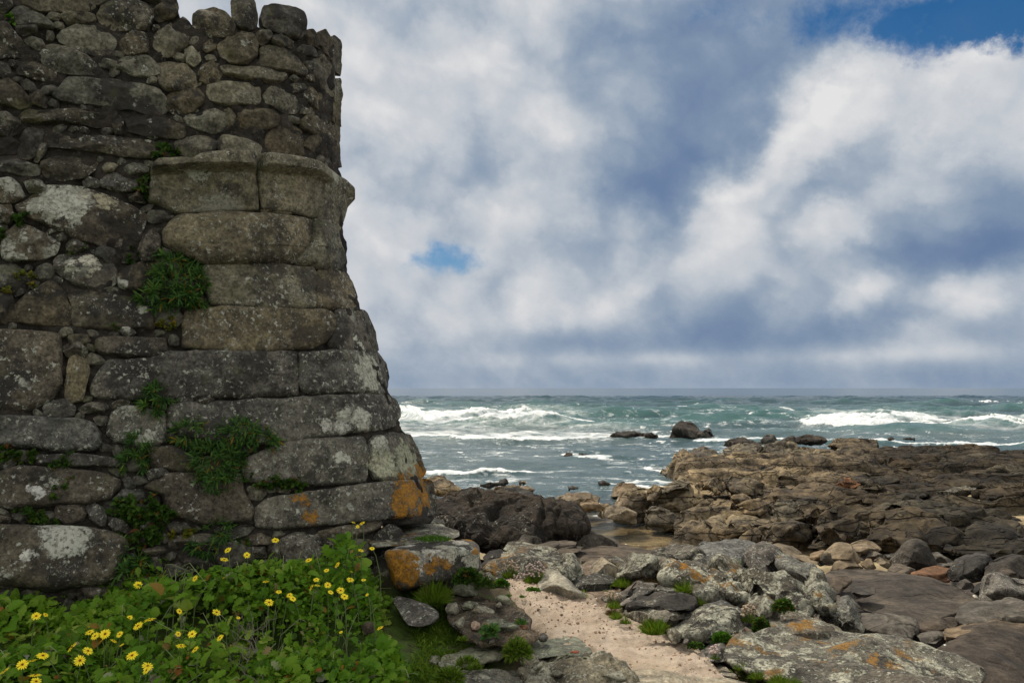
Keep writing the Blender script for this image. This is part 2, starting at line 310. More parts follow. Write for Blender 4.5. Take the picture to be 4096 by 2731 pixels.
def rock(name, label, cat, tile, pts, Yb, Yt, T, mat, sub=5, e=.8, ky=.75, amp=.03, freq=2.0, seed=None, group=None, back=1.0, smooth=2.5, kind=None, fac=7, **kw):
    global ROCKV
    ROCKV += 1; seed = ROCKV*13 if seed is None else seed
    S = poly(tile, pts); c, hw, rr = polar(S, smooth=smooth); v, Fa = ico(sub)
    rho = np.hypot(v[:, 0], v[:, 2]); a = np.arctan2(v[:, 2], v[:, 0]); q = rho**e*rad(rr, a)
    u = c[0]+hw[0]*q*np.cos(a); w = c[1]-hw[1]*q*np.sin(a); vb, vt = S[:, 1].max(), S[:, 1].min()
    tt = np.clip((vb-w)/(vb-vt), -.1, 1.1); Y = 1/(1/Yb*(1-tt)+1/Yt*tt) if Yb > 0 else Yt
    yy = np.sign(v[:, 1])*np.abs(v[:, 1])**ky; fr = yy < 0
    if fac:
        fx, fy, fz, fd = facets(np.random.RandomState(seed), fac); px, pz = q*np.cos(a), q*np.sin(a)
        for k_ in range(fac): yy = np.where(fr, np.maximum(yy, np.minimum((fx[k_]*px+fz[k_]*pz-fd[k_])/fy[k_], -.02)), yy)
    Y = Y+np.where(yy < 0, T*yy, T*back*yy)
    V = P(u, w, Y); V = disp_rock(V, Fa, amp, freq, seed, **kw)
    base = np.array([V[:, 0].mean(), V[:, 1].mean(), V[:, 2].min()])
    o = link(name, mk_mesh(name, V-base, Fa[:, ::1], mat), loc=base); tag(o, label, cat, group, kind); return o
# ================================================================ the ruined wall
_EV = np.array([[-400, 1352], [500, 1362], [800, 1392], [1000, 1402], [1080, 1410], [1200, 1452], [2070, 1750], [2500, 1860]], float)
def E0(v): return np.interp(v, _EV[:, 0], _EV[:, 1])
def Yw(u, v):
    u = np.asarray(u, float); v = np.asarray(v, float); e = E0(v); w = np.interp(v, [1000, 1250], [440, 250])
    t = np.clip((u-(e-w))/w, 0, .985); y = 4.9+.00068*np.minimum(u, e)+np.interp(v, [1000, 1250], [.62, .40])*(1-np.sqrt(1-t*t))
    return y-.35*np.clip((v-1080)/990, 0, 1.3)
def wall_n(u, v):
    du = P(u+3, v, Yw(u+3, v))-P(u-3, v, Yw(u-3, v)); dv = P(u, v+6, Yw(u, v+6))-P(u, v-6, Yw(u, v-6))
    n = np.cross(du, dv); n /= np.linalg.norm(n, axis=-1, keepdims=True); s = np.where(n[..., 1] > 0, -1.0, 1.0); return n*s[..., None]
WHT = (.42, .43, .37); ORG = (.33, .16, .022)
granite_dark = rock_mat('weathered_granite_dark', (.042, .040, .037), (.088, .082, .073), (.145, .132, .108), speck=.9, crust=.55, white=.12, black=.8, moss=.25, bump=.016)
granite_rubble = rock_mat('rubble_granite', (.040, .038, .034), (.082, .077, .063), (.148, .135, .098), speck=.8, crust=.35, white=.06, black=.85, moss=.3, bump=.014, tint=.3)
granite_pale = rock_mat('weathered_granite_pale', (.075, .068, .056), (.143, .132, .097), (.232, .212, .15), speck=.8, crust=.55, white=.08, black=.7, moss=.25, bump=.013)
granite_lichen = rock_mat('lichened_granite', (.048, .045, .04), (.115, .105, .087), (.20, .18, .135), speck=.7, crust=.9, white=.5, black=.35, moss=.3, orange=.15, bump=.014)
def wy(u, v): return float(Yw(u, v))-.05
granite_corner = rock_mat('corner_granite', (.046, .043, .04), (.10, .092, .08), (.16, .147, .12), speck=.75, crust=.8, white=.12, black=.7, moss=.2, bump=.016, blobs=[
    (1478, 1485, wy(1478, 1485), .16, (.40, .41, .34)), (1380, 1660, wy(1380, 1660), .075, WHT), (1392, 1660, wy(1392, 1660), .05, WHT), (1310, 1702, wy(1310, 1702), .048, (.5, .5, .46)),
    (1365, 1708, wy(1365, 1708), .06, (.5, .5, .46)), (1440, 1680, wy(1440, 1680), .09, WHT), (1520, 1780, wy(1520, 1780), .085, WHT), (1540, 1860, wy(1540, 1860), .13, (.36, .37, .27)),
    (1640, 1840, wy(1640, 1840), .17, (.31, .32, .23)), (1640, 1975, wy(1640, 1975), .15, ORG), (1690, 1900, wy(1690, 1900), .09, ORG), (1600, 2030, wy(1600, 2030), .09, ORG), (1700, 1975, wy(1700, 1975), .09, ORG), (1690, 2040, wy(1690, 2040), .06, ORG), (1240, 2070, wy(1240, 2070), .055, ORG), (1220, 2000, wy(1220, 2000), .04, ORG), (1180, 1990, wy(1180, 1990), .035, ORG),
    (1365, 1835, wy(1365, 1835), .06, WHT)])
granite_cornice = rock_mat('cornice_granite', (.068, .062, .052), (.142, .132, .098), (.225, .205, .148), speck=.75, crust=.5, white=.08, black=.75, moss=.25, bump=.012, blobs=[
    (790, 655, wy(790, 655), .16, (.34, .35, .29)), (930, 640, wy(930, 640), .15, (.36, .37, .31)), (1060, 655, wy(1060, 655), .11, (.40, .41, .35)), (1250, 680, wy(1250, 680), .06, (.4, .41, .36)), (1330, 700, wy(1330, 700), .11, (.36, .37, .3)), (720, 680, wy(720, 680), .09, (.36, .37, .31)), (880, 880, wy(880, 880), .20, (.22, .22, .18))])
granite_spot = rock_mat('spotted_granite', (.042, .040, .037), (.09, .084, .074), (.15, .137, .11), speck=.75, crust=.55, white=.16, black=.75, moss=.25, bump=.014, blobs=[
    (250, 800, wy(250, 800), .17, WHT), (310, 790, wy(310, 790), .10, WHT), (155, 815, wy(155, 815), .08, WHT), (330, 765, wy(330, 765), .06, (.42, .41, .33)), (430, 790, wy(430, 790), .08, (.36, .34, .24)),
    (350, 1045, wy(350, 1045), .065, (.5, .49, .4)), (285, 1070, wy(285, 1070), .055, (.5, .5, .42)), (355, 1080, wy(355, 1080), .055, (.48, .47, .38)),
    (115, 2230, wy(115, 2230), .10, (.55, .55, .5)), (260, 2160, wy(260, 2160), .17, (.40, .41, .36)), (150, 1965, wy(150, 1965), .05, (.5, .5, .48)), (230, 2240, wy(230, 2240), .06, WHT), (370, 2235, wy(370, 2235), .05, (.5, .5, .46)), (400, 2170, wy(400, 2170), .03, (.5, .5, .5)),
    (1445, 1380, wy(1445, 1380), .03, WHT), (1430, 1355, wy(1430, 1355), .02, WHT), (1465, 1395, wy(1465, 1395), .028, WHT), (1450, 1340, wy(1450, 1340), .015, WHT)])
mort_m, t, bs = new_mat('earthy_mortar'); p = t.pos()
c = t.mix(t.step(t.noise(p, 7, 7, .7), .35, .65), (.015, .014, .012), (.050, .044, .037)); c = t.mix(t.step(t.noise(p, 30, 4, .7), .55, .7), c, (.085, .078, .065)); c = t.mix(t.math('MULTIPLY', t.step(t.noise(p, 2.5, 6, .7), .52, .64), .8), c, (.018, .017, .016))
t.l.new(c, bs.inputs['Base Color']); bs.inputs['Roughness'].default_value = .95; t.l.new(t.bump(t.math('ADD', t.noise(p, 25, 6, .75), t.math('MULTIPLY', t.voro(p, 22), .6)), .02), bs.inputs['Normal'])
wall = empty('ruined_wall', tuple(P(700, 2300, 5.3)-np.array([0, 0, .1])))
tag(wall, 'tall ruined wall of dark granite rubble with a moulded cornice and stepped corner blocks', 'stone wall', kind='thing')
WB = np.array(wall.location)
SKY = np.array([[-900, -120], [640, -110], [690, -40], [712, 62], [760, 72], [780, 105], [915, 100], [935, 75], [1020, 78], [1045, 110], [1210, 120], [1235, 150], [1300, 160], [1375, 175], [1500, 180]], float)
def build_core():
    ne = 170; vv = np.linspace(2460, -130, 190); rows = []
    s = 1-(1-np.linspace(0, 1, ne))**1.15
    for k, v in enumerate(vv):
        u = -900+(np.minimum(E0(v)-24, np.interp(v, [2075, 2100], [9e3, 1525]))+900)*s; v_ = np.maximum(v, np.interp(u, SKY[:, 0], SKY[:, 1])+18)
        f = P(u, v_, Yw(u, v_)+.002); e = f[-1]; ret = np.array([e+np.array([-.10-.45*d, d*1.0, 0]) for d in (.12, .3, .6, 1.0, 1.6)])
        rows.append(np.concatenate([f, ret]))
    top = rows[-1]
    for d in (.15, .5, 1.0, 1.5): rows.append(top+np.array([0, d, 0])-np.array([.3*d, 0, .02]))
    for dz in (1.0, 2.5, 4.6): rows.append(rows[len(vv)+3]-np.array([0, -.02, dz]))
    V = np.concatenate(rows); nc = ne+5; Fq = grid_faces(len(rows), nc); N = vnormals(V, Fq)
    f1, f2, ix, _ = voronoi(V*np.array([7, 7, 10.]), 3); d = .035*fbm(V*4, 4, 8)+.03*fbm(V*13, 3, 9)+.03*(.5-f1)*((ix & 7) > 3)
    V = V-N*d[:, None]*np.sign((N*np.array([0, -1, 0])).sum(1)+1e-6)[:, None]*-1
    return V, Fq
V, Fq = build_core(); link('rubble_core', mk_mesh('rubble_core', V-WB, Fq, mort_m), wall)
STONES = []
def wall_stone(name, tile, pts, mat, p=3.0, B=.10, prof=None, smooth=3.0, nr=None, na=None, amp=.012, seed=None, rough_edge=.010, grow=9, fac=7):
    S = poly(tile, pts); S = S+(S-S.mean(0))/np.maximum(np.linalg.norm(S-S.mean(0), axis=1, keepdims=True), 1)*grow; STONES.append(S); c, hw, rr = polar(S, smooth=smooth); k = len(STONES); seed = k*7 if seed is None else seed
    size = max(hw); nr = nr or int(np.clip(size/9, 14, 42)); na = na or int(np.clip(size/2.2, 48, 200))
    rh = 1-(1-np.linspace(0, 1, nr))**1.9; a = np.arange(na)/na*2*np.pi-np.pi
    q = np.concatenate([[0], np.repeat(rh[1:], na), np.full(na, .97), np.full(na, .85), [0]]); A = np.concatenate([[0], np.tile(a, nr-1), a, a, [0]])
    RR = rad(rr, A)*q; u = c[0]+hw[0]*RR*np.cos(A); v = c[1]-hw[1]*RR*np.sin(A)
    h = B*np.clip(1-q**p, 0, 1)**(1/2.2) if p < 5 else B*np.clip(1-q**p, 0, 1)**(1/2.6)
    n0 = 1+(nr-1)*na; h[n0:n0+na] = -.05; h[n0+na:] = -.13
    if prof is None and p < 5 and fac:
        fx, fy, fz, fd = facets(np.random.RandomState(seed), fac, .62, .95); px, pz = RR*np.cos(A), RR*np.sin(A)
        for k_ in range(fac): h[:n0] = np.minimum(h[:n0], np.maximum(B*(fd[k_]-fx[k_]*px[:n0]-fz[k_]*pz[:n0])/fy[k_], .004))
    if prof is not None: h[:n0] = h[:n0]*(prof(u[:n0], v[:n0]))
    base = P(u, v, Yw(u, v)); e_ = E0(v); N = wall_n(np.minimum(u, e_-.10*np.interp(v, [1000, 1250], [440, 250])), v); ray = base-np.array([0, 0, EYE]); ray /= np.linalg.norm(ray, axis=1, keepdims=True); h = h*np.where(h > 0, np.clip(-(N*ray).sum(1), .08, 1)*(1-.85*sstep(u, e_-190, e_-10)), 1); V = base+N*h[:, None]
    fb = np.clip(h/max(B, 1e-6)*2, .25, 1); V = V+N*(fb*(amp*1.5*fbm(V*3.2+k, 4, seed)+amp*.7*fbm(V*11, 3, seed+5)))[:, None]
    V = V+rough_edge*np.stack([fbm(V*7+11*j, 3, seed+30+j) for j in range(3)], -1)
    tri = [[0, 1+j, 1+(j+1) % na] for j in range(na)]; m = len(q)-1; l0 = 1+na*nr
    tri += [[m, l0+(j+1) % na, l0+j] for j in range(na)]
    j = np.arange(na); j2 = (j+1) % na
    qd = np.concatenate([np.stack([1+r_*na+j, 1+(r_+1)*na+j, 1+(r_+1)*na+j2, 1+r_*na+j2], -1) for r_ in range(nr)])
    return V, [np.array(tri), qd]
def ws(name, tile, pts, mat, **kw):
    V, Fs = wall_stone(name, tile, pts, mat, **kw); b = V.mean(0)
    return link(name, mk_mesh(name, V-b, Fs, mat), wall, b-WB)
for s in '''0,-20 70,-10 75,40 30,80 -20,85|130,-60 590,-60 590,50 540,75 250,65 150,35|640,40 700,10 830,10 900,30 960,70 970,110 930,180 860,200 720,190 650,150 620,100|985,50 1030,28 1080,50 1105,90 1080,120 1000,140 970,120|860,-90 1060,-90 1095,0 1115,75 1060,40 1000,20 900,10|610,-120 840,-120 850,0 700,5 610,30
65,85 110,45 170,50 250,100 320,150 330,180 250,170 130,165 80,140|380,100 430,80 520,80 580,100 590,130 520,150 430,150|100,165 160,165 225,185 220,210 150,220 105,205|-60,135 50,170 110,240 190,340 150,360 -60,360|360,240 390,195 460,165 560,165 660,200 710,250 715,310 680,350 600,350 480,310 380,280|770,270 800,220 860,210 910,230 925,290 920,330 860,345 780,330
250,350 290,300 350,290 440,310 520,350 600,410 660,460 520,470 400,450 290,420|740,400 770,365 850,360 930,370 980,410 985,460 920,485 830,465 745,440|980,230 1080,150 1090,200 1180,220 1180,280 1080,340 1010,350 970,300|1215,100 1260,70 1340,60 1400,80 1440,120 1440,190 1400,225 1300,235 1240,210 1215,160|1455,30 1480,-30 1570,-30 1595,40 1600,110 1600,170 1550,185 1500,170 1465,110|1650,110 1660,40 1710,28 1800,50 1880,80 1910,120 1910,220 1870,240 1770,210 1660,170
1365,290 1440,240 1510,215 1580,230 1615,280 1600,350 1540,390 1450,390 1390,350|1280,270 1310,250 1350,270 1350,310 1300,330 1275,300|1605,220 1640,192 1690,210 1680,255 1630,265|1700,230 1780,225 1830,260 1830,300 1750,290 1700,260|1640,310 1690,290 1760,310 1850,370 1910,440 1905,480 1820,460 1720,430 1640,410|1390,420 1450,412 1560,425 1700,440 1770,460 1790,500 1760,525 1640,510 1480,490 1410,475
1245,470 1270,420 1330,400 1380,415 1385,470 1370,510 1300,515 1255,500|1000,400 1060,400 1150,420 1230,480 1250,530 1180,560 1060,575 1000,520|340,600 380,560 430,485 470,485 500,505 700,510 900,530 990,560 1040,620 1040,710 960,720 800,690 700,680 550,650 400,640|105,440 150,400 230,405 340,450 345,500 310,520 200,490 120,465|-60,505 60,510 130,560 190,630 180,670 120,690 -60,640|1055,680 1060,610 1140,570 1240,560 1275,600 1270,650 1200,690 1100,715
1300,590 1310,540 1400,520 1600,530 1625,560 1620,640 1580,660 1440,655 1330,630|1645,600 1690,560 1760,560 1840,610 1870,680 1850,715 1760,700 1670,650|1905,590 1950,555 2000,580 2050,640 2055,690 2000,690 1930,640|135,730 190,690 350,695 560,710 690,740 700,780 600,795 420,770 200,780 140,770|-60,710 60,720 130,770 130,820 60,850 -60,840|-60,855 60,860 115,900 100,960 -60,970
775,740 870,735 1000,755 1150,800 1155,850 1100,870 960,860 820,830|1150,740 1200,705 1350,695 1410,740 1430,810 1330,830 1200,800|1415,710 1440,700 1470,740 1465,790 1430,795|1480,760 1500,700 1600,685 1700,700 1745,750 1730,800 1600,815 1500,790|1890,760 1960,725 2030,730 2065,770 2080,850 2070,900 1980,850 1900,800|1680,830 1740,795 1830,795 1885,830 1890,950 1895,1030 1800,1015 1650,970 1655,900
705,790 735,745 765,760 765,830 730,835|120,970 135,870 170,820 250,810 275,840 260,900 200,985 150,990|295,900 330,860 430,850 600,860 800,865 930,890 1060,920 1060,1000 980,1005 800,985 550,960 400,940 310,935|1110,900 1160,870 1260,865 1360,890 1350,940 1290,990 1200,1000 1120,980|1370,900 1420,860 1520,860 1630,880 1640,960 1560,990 1420,980 1380,940|-60,1000 60,992 160,1020 250,1050 240,1100 150,1110 -60,1080
265,1010 330,990 450,1000 600,1020 590,1070 520,1110 400,1130 290,1120 265,1070|785,1070 820,1040 880,1040 930,1065 920,1100 830,1100|1990,370 2020,350 2090,440 2095,560 2080,600 2010,550 1970,470|1985,220 2040,200 2085,270 2090,380 2040,330|2060,250 2105,238 2138,270 2140,400 2135,470 2100,430|2098,510 2130,500 2142,600 2138,650 2098,630|2090,660 2130,655 2135,790 2095,750|2080,800 2125,790 2130,890 2085,890|1900,400 1970,380 1980,420 1930,430
1920,450 1960,460 1965,510 1930,490|1840,320 1900,290 1975,310 1980,355 1900,345|1915,200 1960,195 1995,250 2005,300 1940,280|1965,1030 2000,980 2050,1000 2070,1050 2000,1060|2075,930 2128,905 2135,1040 2085,1020|1900,900 1960,860 2020,890 2050,960 1960,960|200,590 240,590 285,620 280,670 200,650|1440,150 1470,145 1480,210 1440,225'''.replace('\n', '|').split('|'):
    ws('rubble_stone', 1, s, granite_rubble, p=4.6, B=.078, amp=.020, smooth=1.8, rough_edge=.014)
for s, m_ in (('1165,320 1200,308 1240,330 1245,380 1215,415 1175,390', granite_pale), ('650,1050 680,1025 735,1045 700,1075 660,1075', granite_pale), ('220,1000 250,920 285,910 280,950 240,1010', granite_pale), ('1815,500 1840,485 1865,497 1840,512', granite_pale)):
    ws('rubble_stone', 1, s, m_, p=2.6, B=.07)
for s, m_ in (('105,350 180,310 290,240 400,232 500,240 620,270 780,330 910,400 915,450 880,520 830,590 760,620 640,600 500,560 430,510 330,480 200,430 120,390', granite_spot), ('-60,200 60,190 130,240 145,290 80,330 -60,320', granite_lichen), ('155,200 200,190 260,200 290,230 260,270 190,270', granite_lichen),
        ('640,195 690,160 800,165 860,200 850,260 760,270 660,230', granite_dark), ('810,290 870,285 910,310 900,330 825,325', granite_rubble), ('20,620 50,510 120,470 200,490 300,540 365,590 340,660 240,690 120,700 30,680', granite_lichen), ('-60,350 60,350 75,420 60,450 -60,460', granite_lichen),
        ('345,690 380,660 500,655 600,670 680,700 730,770 720,840 640,865 540,860 450,820 370,780', granite_spot), ('410,590 470,560 540,565 550,610 480,640 420,620', granite_dark), ('570,630 650,615 720,640 735,680 690,710 610,670', granite_dark), ('860,640 900,560 960,500 1000,500 1000,640 960,690 900,690', granite_dark),
        ('735,800 800,740 900,710 990,700 1000,800 950,880 850,890 750,860', granite_rubble), ('-60,920 60,900 75,960 40,1080 -60,1090', granite_rubble), ('55,1060 80,980 200,900 320,830 400,900 450,1010 455,1090 250,1095 60,1070', granite_rubble), ('405,870 620,900 850,940 950,1000 965,1130 700,1115 470,1110 465,1000', granite_rubble),
        ('435,1180 480,1155 540,1165 560,1200 500,1230 440,1215', granite_rubble), ('400,1240 440,1215 500,1235 550,1280 530,1300 430,1290', granite_dark), ('740,1130 800,1125 845,1140 800,1165', granite_lichen), ('415,1450 430,1310 470,1300 550,1305 555,1390 530,1480 510,1560 450,1568 415,1540', granite_pale)):
    ws('rubble_stone', 2, s, m_, p=4.4, B=.095, smooth=1.8, rough_edge=.014)
for s in ('0,1140 200,1145 370,1170 385,1250 380,1450 330,1560 180,1626 -90,1626 -90,1140', '600,1200 640,1180 900,1190 1030,1185 1040,1270 960,1300 800,1290 640,1280 605,1250'): ws('ashlar_block', 2, s, granite_dark, p=11, B=.065, smooth=1.2)
def lip(u, v):                       # overhanging rim along the top of the cornice, hollow moulding beneath
    e = np.interp(u, [690, 780, 1010, 1200, 1330, 1416], [705, 695, 694, 708, 738, 790]); d = v-e
    return np.where(d < 0, 1.4, np.interp(d, [0, 14, 120, 180], [1.3, .60, .34, .20]))
for s in ('950,140 985,105 1130,100 1200,108 1260,72 1400,55 1578,52 1592,150 1612,250 1622,380 1500,390 1200,405 1080,395 1000,350 930,330 930,280', '1592,60 1650,55 1900,92 2060,130 2170,190 2220,240 2222,310 2180,360 2160,430 2132,512 1980,440 1800,395 1640,380 1612,250'):
    ws('cornice_block', 2, s, granite_cornice, p=16, B=.22, prof=lip, smooth=.8, nr=52, na=260, grow=1, rough_edge=.003, amp=.006)
for s in ('1030,510 1060,460 1130,415 1400,400 1700,410 1940,435 1945,520 1920,600 1880,660 1830,710 1600,718 1300,720 1100,640 1040,590', '1950,440 2040,450 2110,490 2122,550 2127,600 2150,640 2168,690 2130,740 2060,752 1960,735 1840,715 1890,655 1930,590'):
    ws('moulding_block', 2, s, granite_pale, p=3.6, B=.17, smooth=1.4, fac=0)
for s, m_ in (('1270,730 1430,720 1600,720 1950,745 1975,790 1975,985 1700,995 1430,980 1330,960 1280,850', granite_pale), ('1985,770 2060,758 2150,775 2200,830 2238,920 2215,990 2000,985 1985,900', granite_pale), ('1150,1100 1180,1010 1400,990 1800,1000 2060,1010 2100,1060 2090,1130 2040,1200 1950,1245 1600,1265 1350,1260 1150,1240', granite_pale), ('2105,1010 2200,1000 2292,1020 2345,1140 2364,1270 2200,1260 2100,1240 2065,1210 2110,1120', granite_spot)):
    ws('ashlar_block', 2, s, m_, p=11, B=.062, smooth=1.2)
for s, m_ in (('480,200 510,130 570,60 800,50 870,20 1100,10 1540,10 1552,60 1552,240 1300,250 1000,255 700,265 560,255 490,240', granite_dark), ('1562,20 1700,10 1960,10 2010,70 2027,140 2010,210 1990,222 1600,230 1562,180', granite_corner), ('880,320 900,280 1200,270 1600,250 1800,235 2000,225 2062,260 2088,320 2062,400 1900,430 1700,450 1480,480 1300,490 1100,490 950,440 880,400', granite_corner), ('1290,560 1400,520 1500,480 1700,465 1885,450 1908,520 1908,670 1885,690 1650,700 1450,700 1300,690 1260,620', granite_corner),
        ('1922,500 1950,460 2060,440 2140,450 2182,540 2218,620 2200,662 2100,672 1960,670 1922,600', granite_corner), ('1330,830 1400,770 1640,740 1880,705 2210,672 2252,690 2268,760 2264,860 2000,885 1700,910 1450,935 1345,930', granite_corner), ('590,340 640,300 740,300 860,350 860,470 780,510 600,480 560,440', granite_lichen), ('-60,345 150,350 360,365 490,385 520,430 525,490 490,525 330,530 150,510 -60,500', granite_dark),
        ('180,560 380,545 560,560 640,590 630,612 400,608 200,600', granite_dark), ('0,640 100,615 300,620 560,650 620,680 620,720 560,780 440,800 200,810 60,830 -20,800', granite_spot), ('880,650 960,640 1250,650 1270,750 1320,830 1300,900 1050,900 880,860 860,760 760,720 800,690', granite_dark), ('770,520 900,508 1000,560 1250,580 1255,640 1000,640 880,630 790,610', granite_rubble)):
    ws('ashlar_block', 3, s, m_, p=11, B=.07, smooth=1.2)
for s in ('230,300 260,270 340,270 385,300 380,340 300,350 240,340|420,310 460,285 540,280 560,300 530,320 450,330|590,290 620,268 680,270 660,300 600,310|900,270 960,258 1000,265 990,290 920,290|1005,270 1080,255 1115,268 1080,285|-30,860 50,880 40,905 -30,910|455,825 490,795 550,840 545,900 530,920 480,880|300,820 420,790 450,850 430,890 350,905 290,880|590,790 650,730 740,730 760,780 680,800|640,670 700,665 700,710 660,720|770,640 830,620 880,640 860,680 790,690|820,440 850,390 870,410 860,470 830,480').split('|'):
    ws('rubble_stone', 3, s, granite_dark, p=3, B=.09)
ws('ashlar_block', 4, '-60,150 150,155 300,160 500,170 640,190 730,230 750,300 700,400 640,480 560,500 450,500 330,530 150,510 -60,500', granite_spot, p=5, B=.16)
for s in '450,540 520,515 620,520 640,560 600,590 470,590|1460,210 1570,195 1590,240 1570,260 1470,260|1650,230 1750,195 1870,190 1870,330 1800,370 1680,380 1650,300|1480,270 1550,265 1560,330 1490,330|840,290 950,275 970,300 900,325 850,325|880,340 940,340 950,410 890,420|1050,330 1200,330 1250,400 1100,410|640,100 720,130 800,190 690,180 650,150|1000,210 1250,200 1290,290 1000,280|1580,250 1650,260 1650,340 1580,350|1880,180 2220,110 2240,150 2000,260 1890,260'.split('|'):
    ws('rubble_stone', 4, s, granite_dark, p=3, B=.10)
for s in ('1645,385 1650,375 1690,373 1697,385 1680,394 1655,394', '1712,388 1730,382 1762,386 1766,395 1745,400 1718,396', '1770,393 1790,388 1815,393 1815,402 1785,405'): ws('pebble', 2, s, granite_pale, p=2.2, B=.05, amp=.002)
# small pinning stones pushed into the joints: too many and too small to be parts each
def pinning():
    g = 8; nx, ny = 1560//g, 2460//g; X, Y_ = np.meshgrid(np.arange(nx)*g, np.arange(ny)*g); D = np.full(X.shape, 1e9)
    for S in STONES:
        Dn = np.concatenate([np.linspace(S[k], S[(k+1) % len(S)], 30) for k in range(len(S))]); mn, mx = S.min(0)-90, S.max(0)+90
        i0, i1, j0, j1 = max(0, int(mn[0]/g)), min(nx, int(mx[0]/g)), max(0, int(mn[1]/g)), min(ny, int(mx[1]/g))
        if i1 <= i0 or j1 <= j0: continue
        xs, ys = X[j0:j1, i0:i1], Y_[j0:j1, i0:i1]; dd = np.sqrt(((xs[..., None]-Dn[:, 0])**2+(ys[..., None]-Dn[:, 1])**2).min(-1))
        ins = np.zeros(xs.shape, bool)
        for k in range(len(S)):
            a, b = S[k], S[(k+1) % len(S)]; cnd = ((a[1] > ys) != (b[1] > ys)); ins ^= cnd & (xs < (b[0]-a[0])*(ys-a[1])/(b[1]-a[1]+1e-9)+a[0])
        D[j0:j1, i0:i1] = np.minimum(D[j0:j1, i0:i1], np.where(ins, -1, dd))
    edge = E0(Y_)-30-X; sk = Y_-np.interp(X, SKY[:, 0], SKY[:, 1])-25; D = np.minimum(np.minimum(D, edge), sk); rng = np.random.RandomState(4)
    Vs, Ts, Qs, n = [], [], [], 0
    for it in range(150):
        j, i = np.unravel_index(np.argmax(D), D.shape); r_ = min(D[j, i], 60)
        if r_ < 15: break
        x0, y0 = X[j, i], Y_[j, i]; th = rng.rand()*.8-.4; k = 6; an = np.arange(k)/k*6.283; st = 1.0+rng.rand()*.9; rr_ = r_*1.15*(.7+.5*rng.rand(k))
        px, py = rr_*np.cos(an)*st, rr_*np.sin(an)*.85; pts = ' '.join(f'{(x0+a*math.cos(th)-b*math.sin(th))/1.7415},{(y0+a*math.sin(th)+b*math.cos(th))/1.7415}' for a, b in zip(px, py))
        V, Fs = wall_stone('s', 0, pts, None, p=3.4, B=.022+.0008*r_, nr=9, na=26, amp=.010, smooth=1.2, grow=0); STONES.pop()
        Vs.append(V); Ts.append(Fs[0]+n); Qs.append(Fs[1]+n); n += len(V)
        D = np.minimum(D, np.sqrt(((X-x0)/st)**2+(Y_-y0)**2)-r_*.9)
    o = link('pinning_stones', mk_mesh('pinning_stones', np.concatenate(Vs)-WB, [np.concatenate(Ts), np.concatenate(Qs)], granite_rubble), wall); o['kind'] = 'stuff'
    print('pinning stones', len(Vs))
pinning()
# ================================================================ ground, path, sea
CP = np.array([(-2.5,3,0),(-1,3,-.02),(0,3,-.05),(1.2,3,-.03),(2.6,3,-.2),(-3.2,4.5,.25),(-1.5,4.6,.17),(-.8,4.9,.12),(-1.5,6,.4),(-.5,5.6,.15),(-.5,6.5,.12),(-.15,6.9,-.12),(.15,6.6,-.12),(.3,4.6,.0),(.1,5.4,.02),(.35,6.2,.0),(.9,4.2,-.03),(1.1,5.6,-.05),(.7,7,-.05),(1.6,6.2,-.22),(2.0,5.0,-.2),(2.6,4.5,-.25),
 (2.3,6.8,-.4),(3.3,6.2,-.85),(4.5,8,-.95),(5,6,-.85),(6,5,-.8),(3.0,8.5,-1.15),(3.5,10,-1.3),(4,11.5,-1.45),(6,11,-1.4),(2.3,10.5,-1.5),(8,9,-1.0),(12,8,-.8),(0,7.6,-.38),(.5,8.5,-.45),(1.2,9,-.75),(-.5,9,-.5),(-1,10.5,-.9),(1.8,12.5,-1.6),(0,12.5,-1.35),
 (1.0,15,-1.78),(1.5,17,-2.02),(2.6,16,-1.98),(3,18.5,-2.05),(2.4,20.5,-2.1),(.5,18,-1.99),(.5,21,-2.2),(-1.5,20.5,-1.78),(-3,23,-1.86),(-2.6,16,-1.3),(-5,18,-1.3),(-6,12,-.5),(-6,8,0),(-8,4,.1),(0,25,-2.5),(-5,29,-2.9),(5,29,-2.8),(0,38,-3.6),(10,45,-4),(30,60,-5),(-15,40,-4),(-14,26,-2.4),(-16,14,-.6),
 (8,16,-1.5),(8,22,-1.7),(7,29,-2.5),(14,30,-1.7),(14,20,-1.4),(20,37,-2.6),(10,13,-1.4),(24,45,-3),(30,25,-1.5),(28,12,-1),(40,40,-3),(0,0,0),(3,0,-.1),(-4,0,0),(10,0,-.4),(0,-8,.2),(-10,-8,.3),(12,-8,0)], float)
def _tps(d2): return .5*d2*np.log(np.maximum(d2, 1e-9))
_A = np.zeros((len(CP)+3,)*2); _d2 = ((CP[:, None, :2]-CP[None, :, :2])**2).sum(-1); _A[:-3, :-3] = _tps(_d2)+np.eye(len(CP))*.03; _A[:-3, -3] = 1; _A[:-3, -2:] = CP[:, :2]; _A[-3, :-3] = 1; _A[-2:, :-3] = CP[:, :2].T
_W = np.linalg.solve(_A, np.concatenate([CP[:, 2], np.zeros(3)]))
def ground_z(x, y):
    x = np.asarray(x, float); y = np.asarray(y, float); sh = x.shape; q = np.stack([x.ravel(), y.ravel()], -1); out = np.zeros(len(q))
    for k in range(0, len(q), 40000):
        s = q[k:k+40000]; d2 = ((s[:, None]-CP[None, :, :2])**2).sum(-1); out[k:k+40000] = _tps(d2)@_W[:-3]+_W[-3]+s@_W[-2:]
    return out.reshape(sh)
def inpoly(x, y, S):
    ins = np.zeros(np.shape(x), bool)
    for k in range(len(S)):
        a, b = S[k], S[(k+1) % len(S)]; ins ^= ((a[1] > y) != (b[1] > y)) & (x < (b[0]-a[0])*(y-a[1])/(b[1]-a[1]+1e-12)+a[0])
    return ins
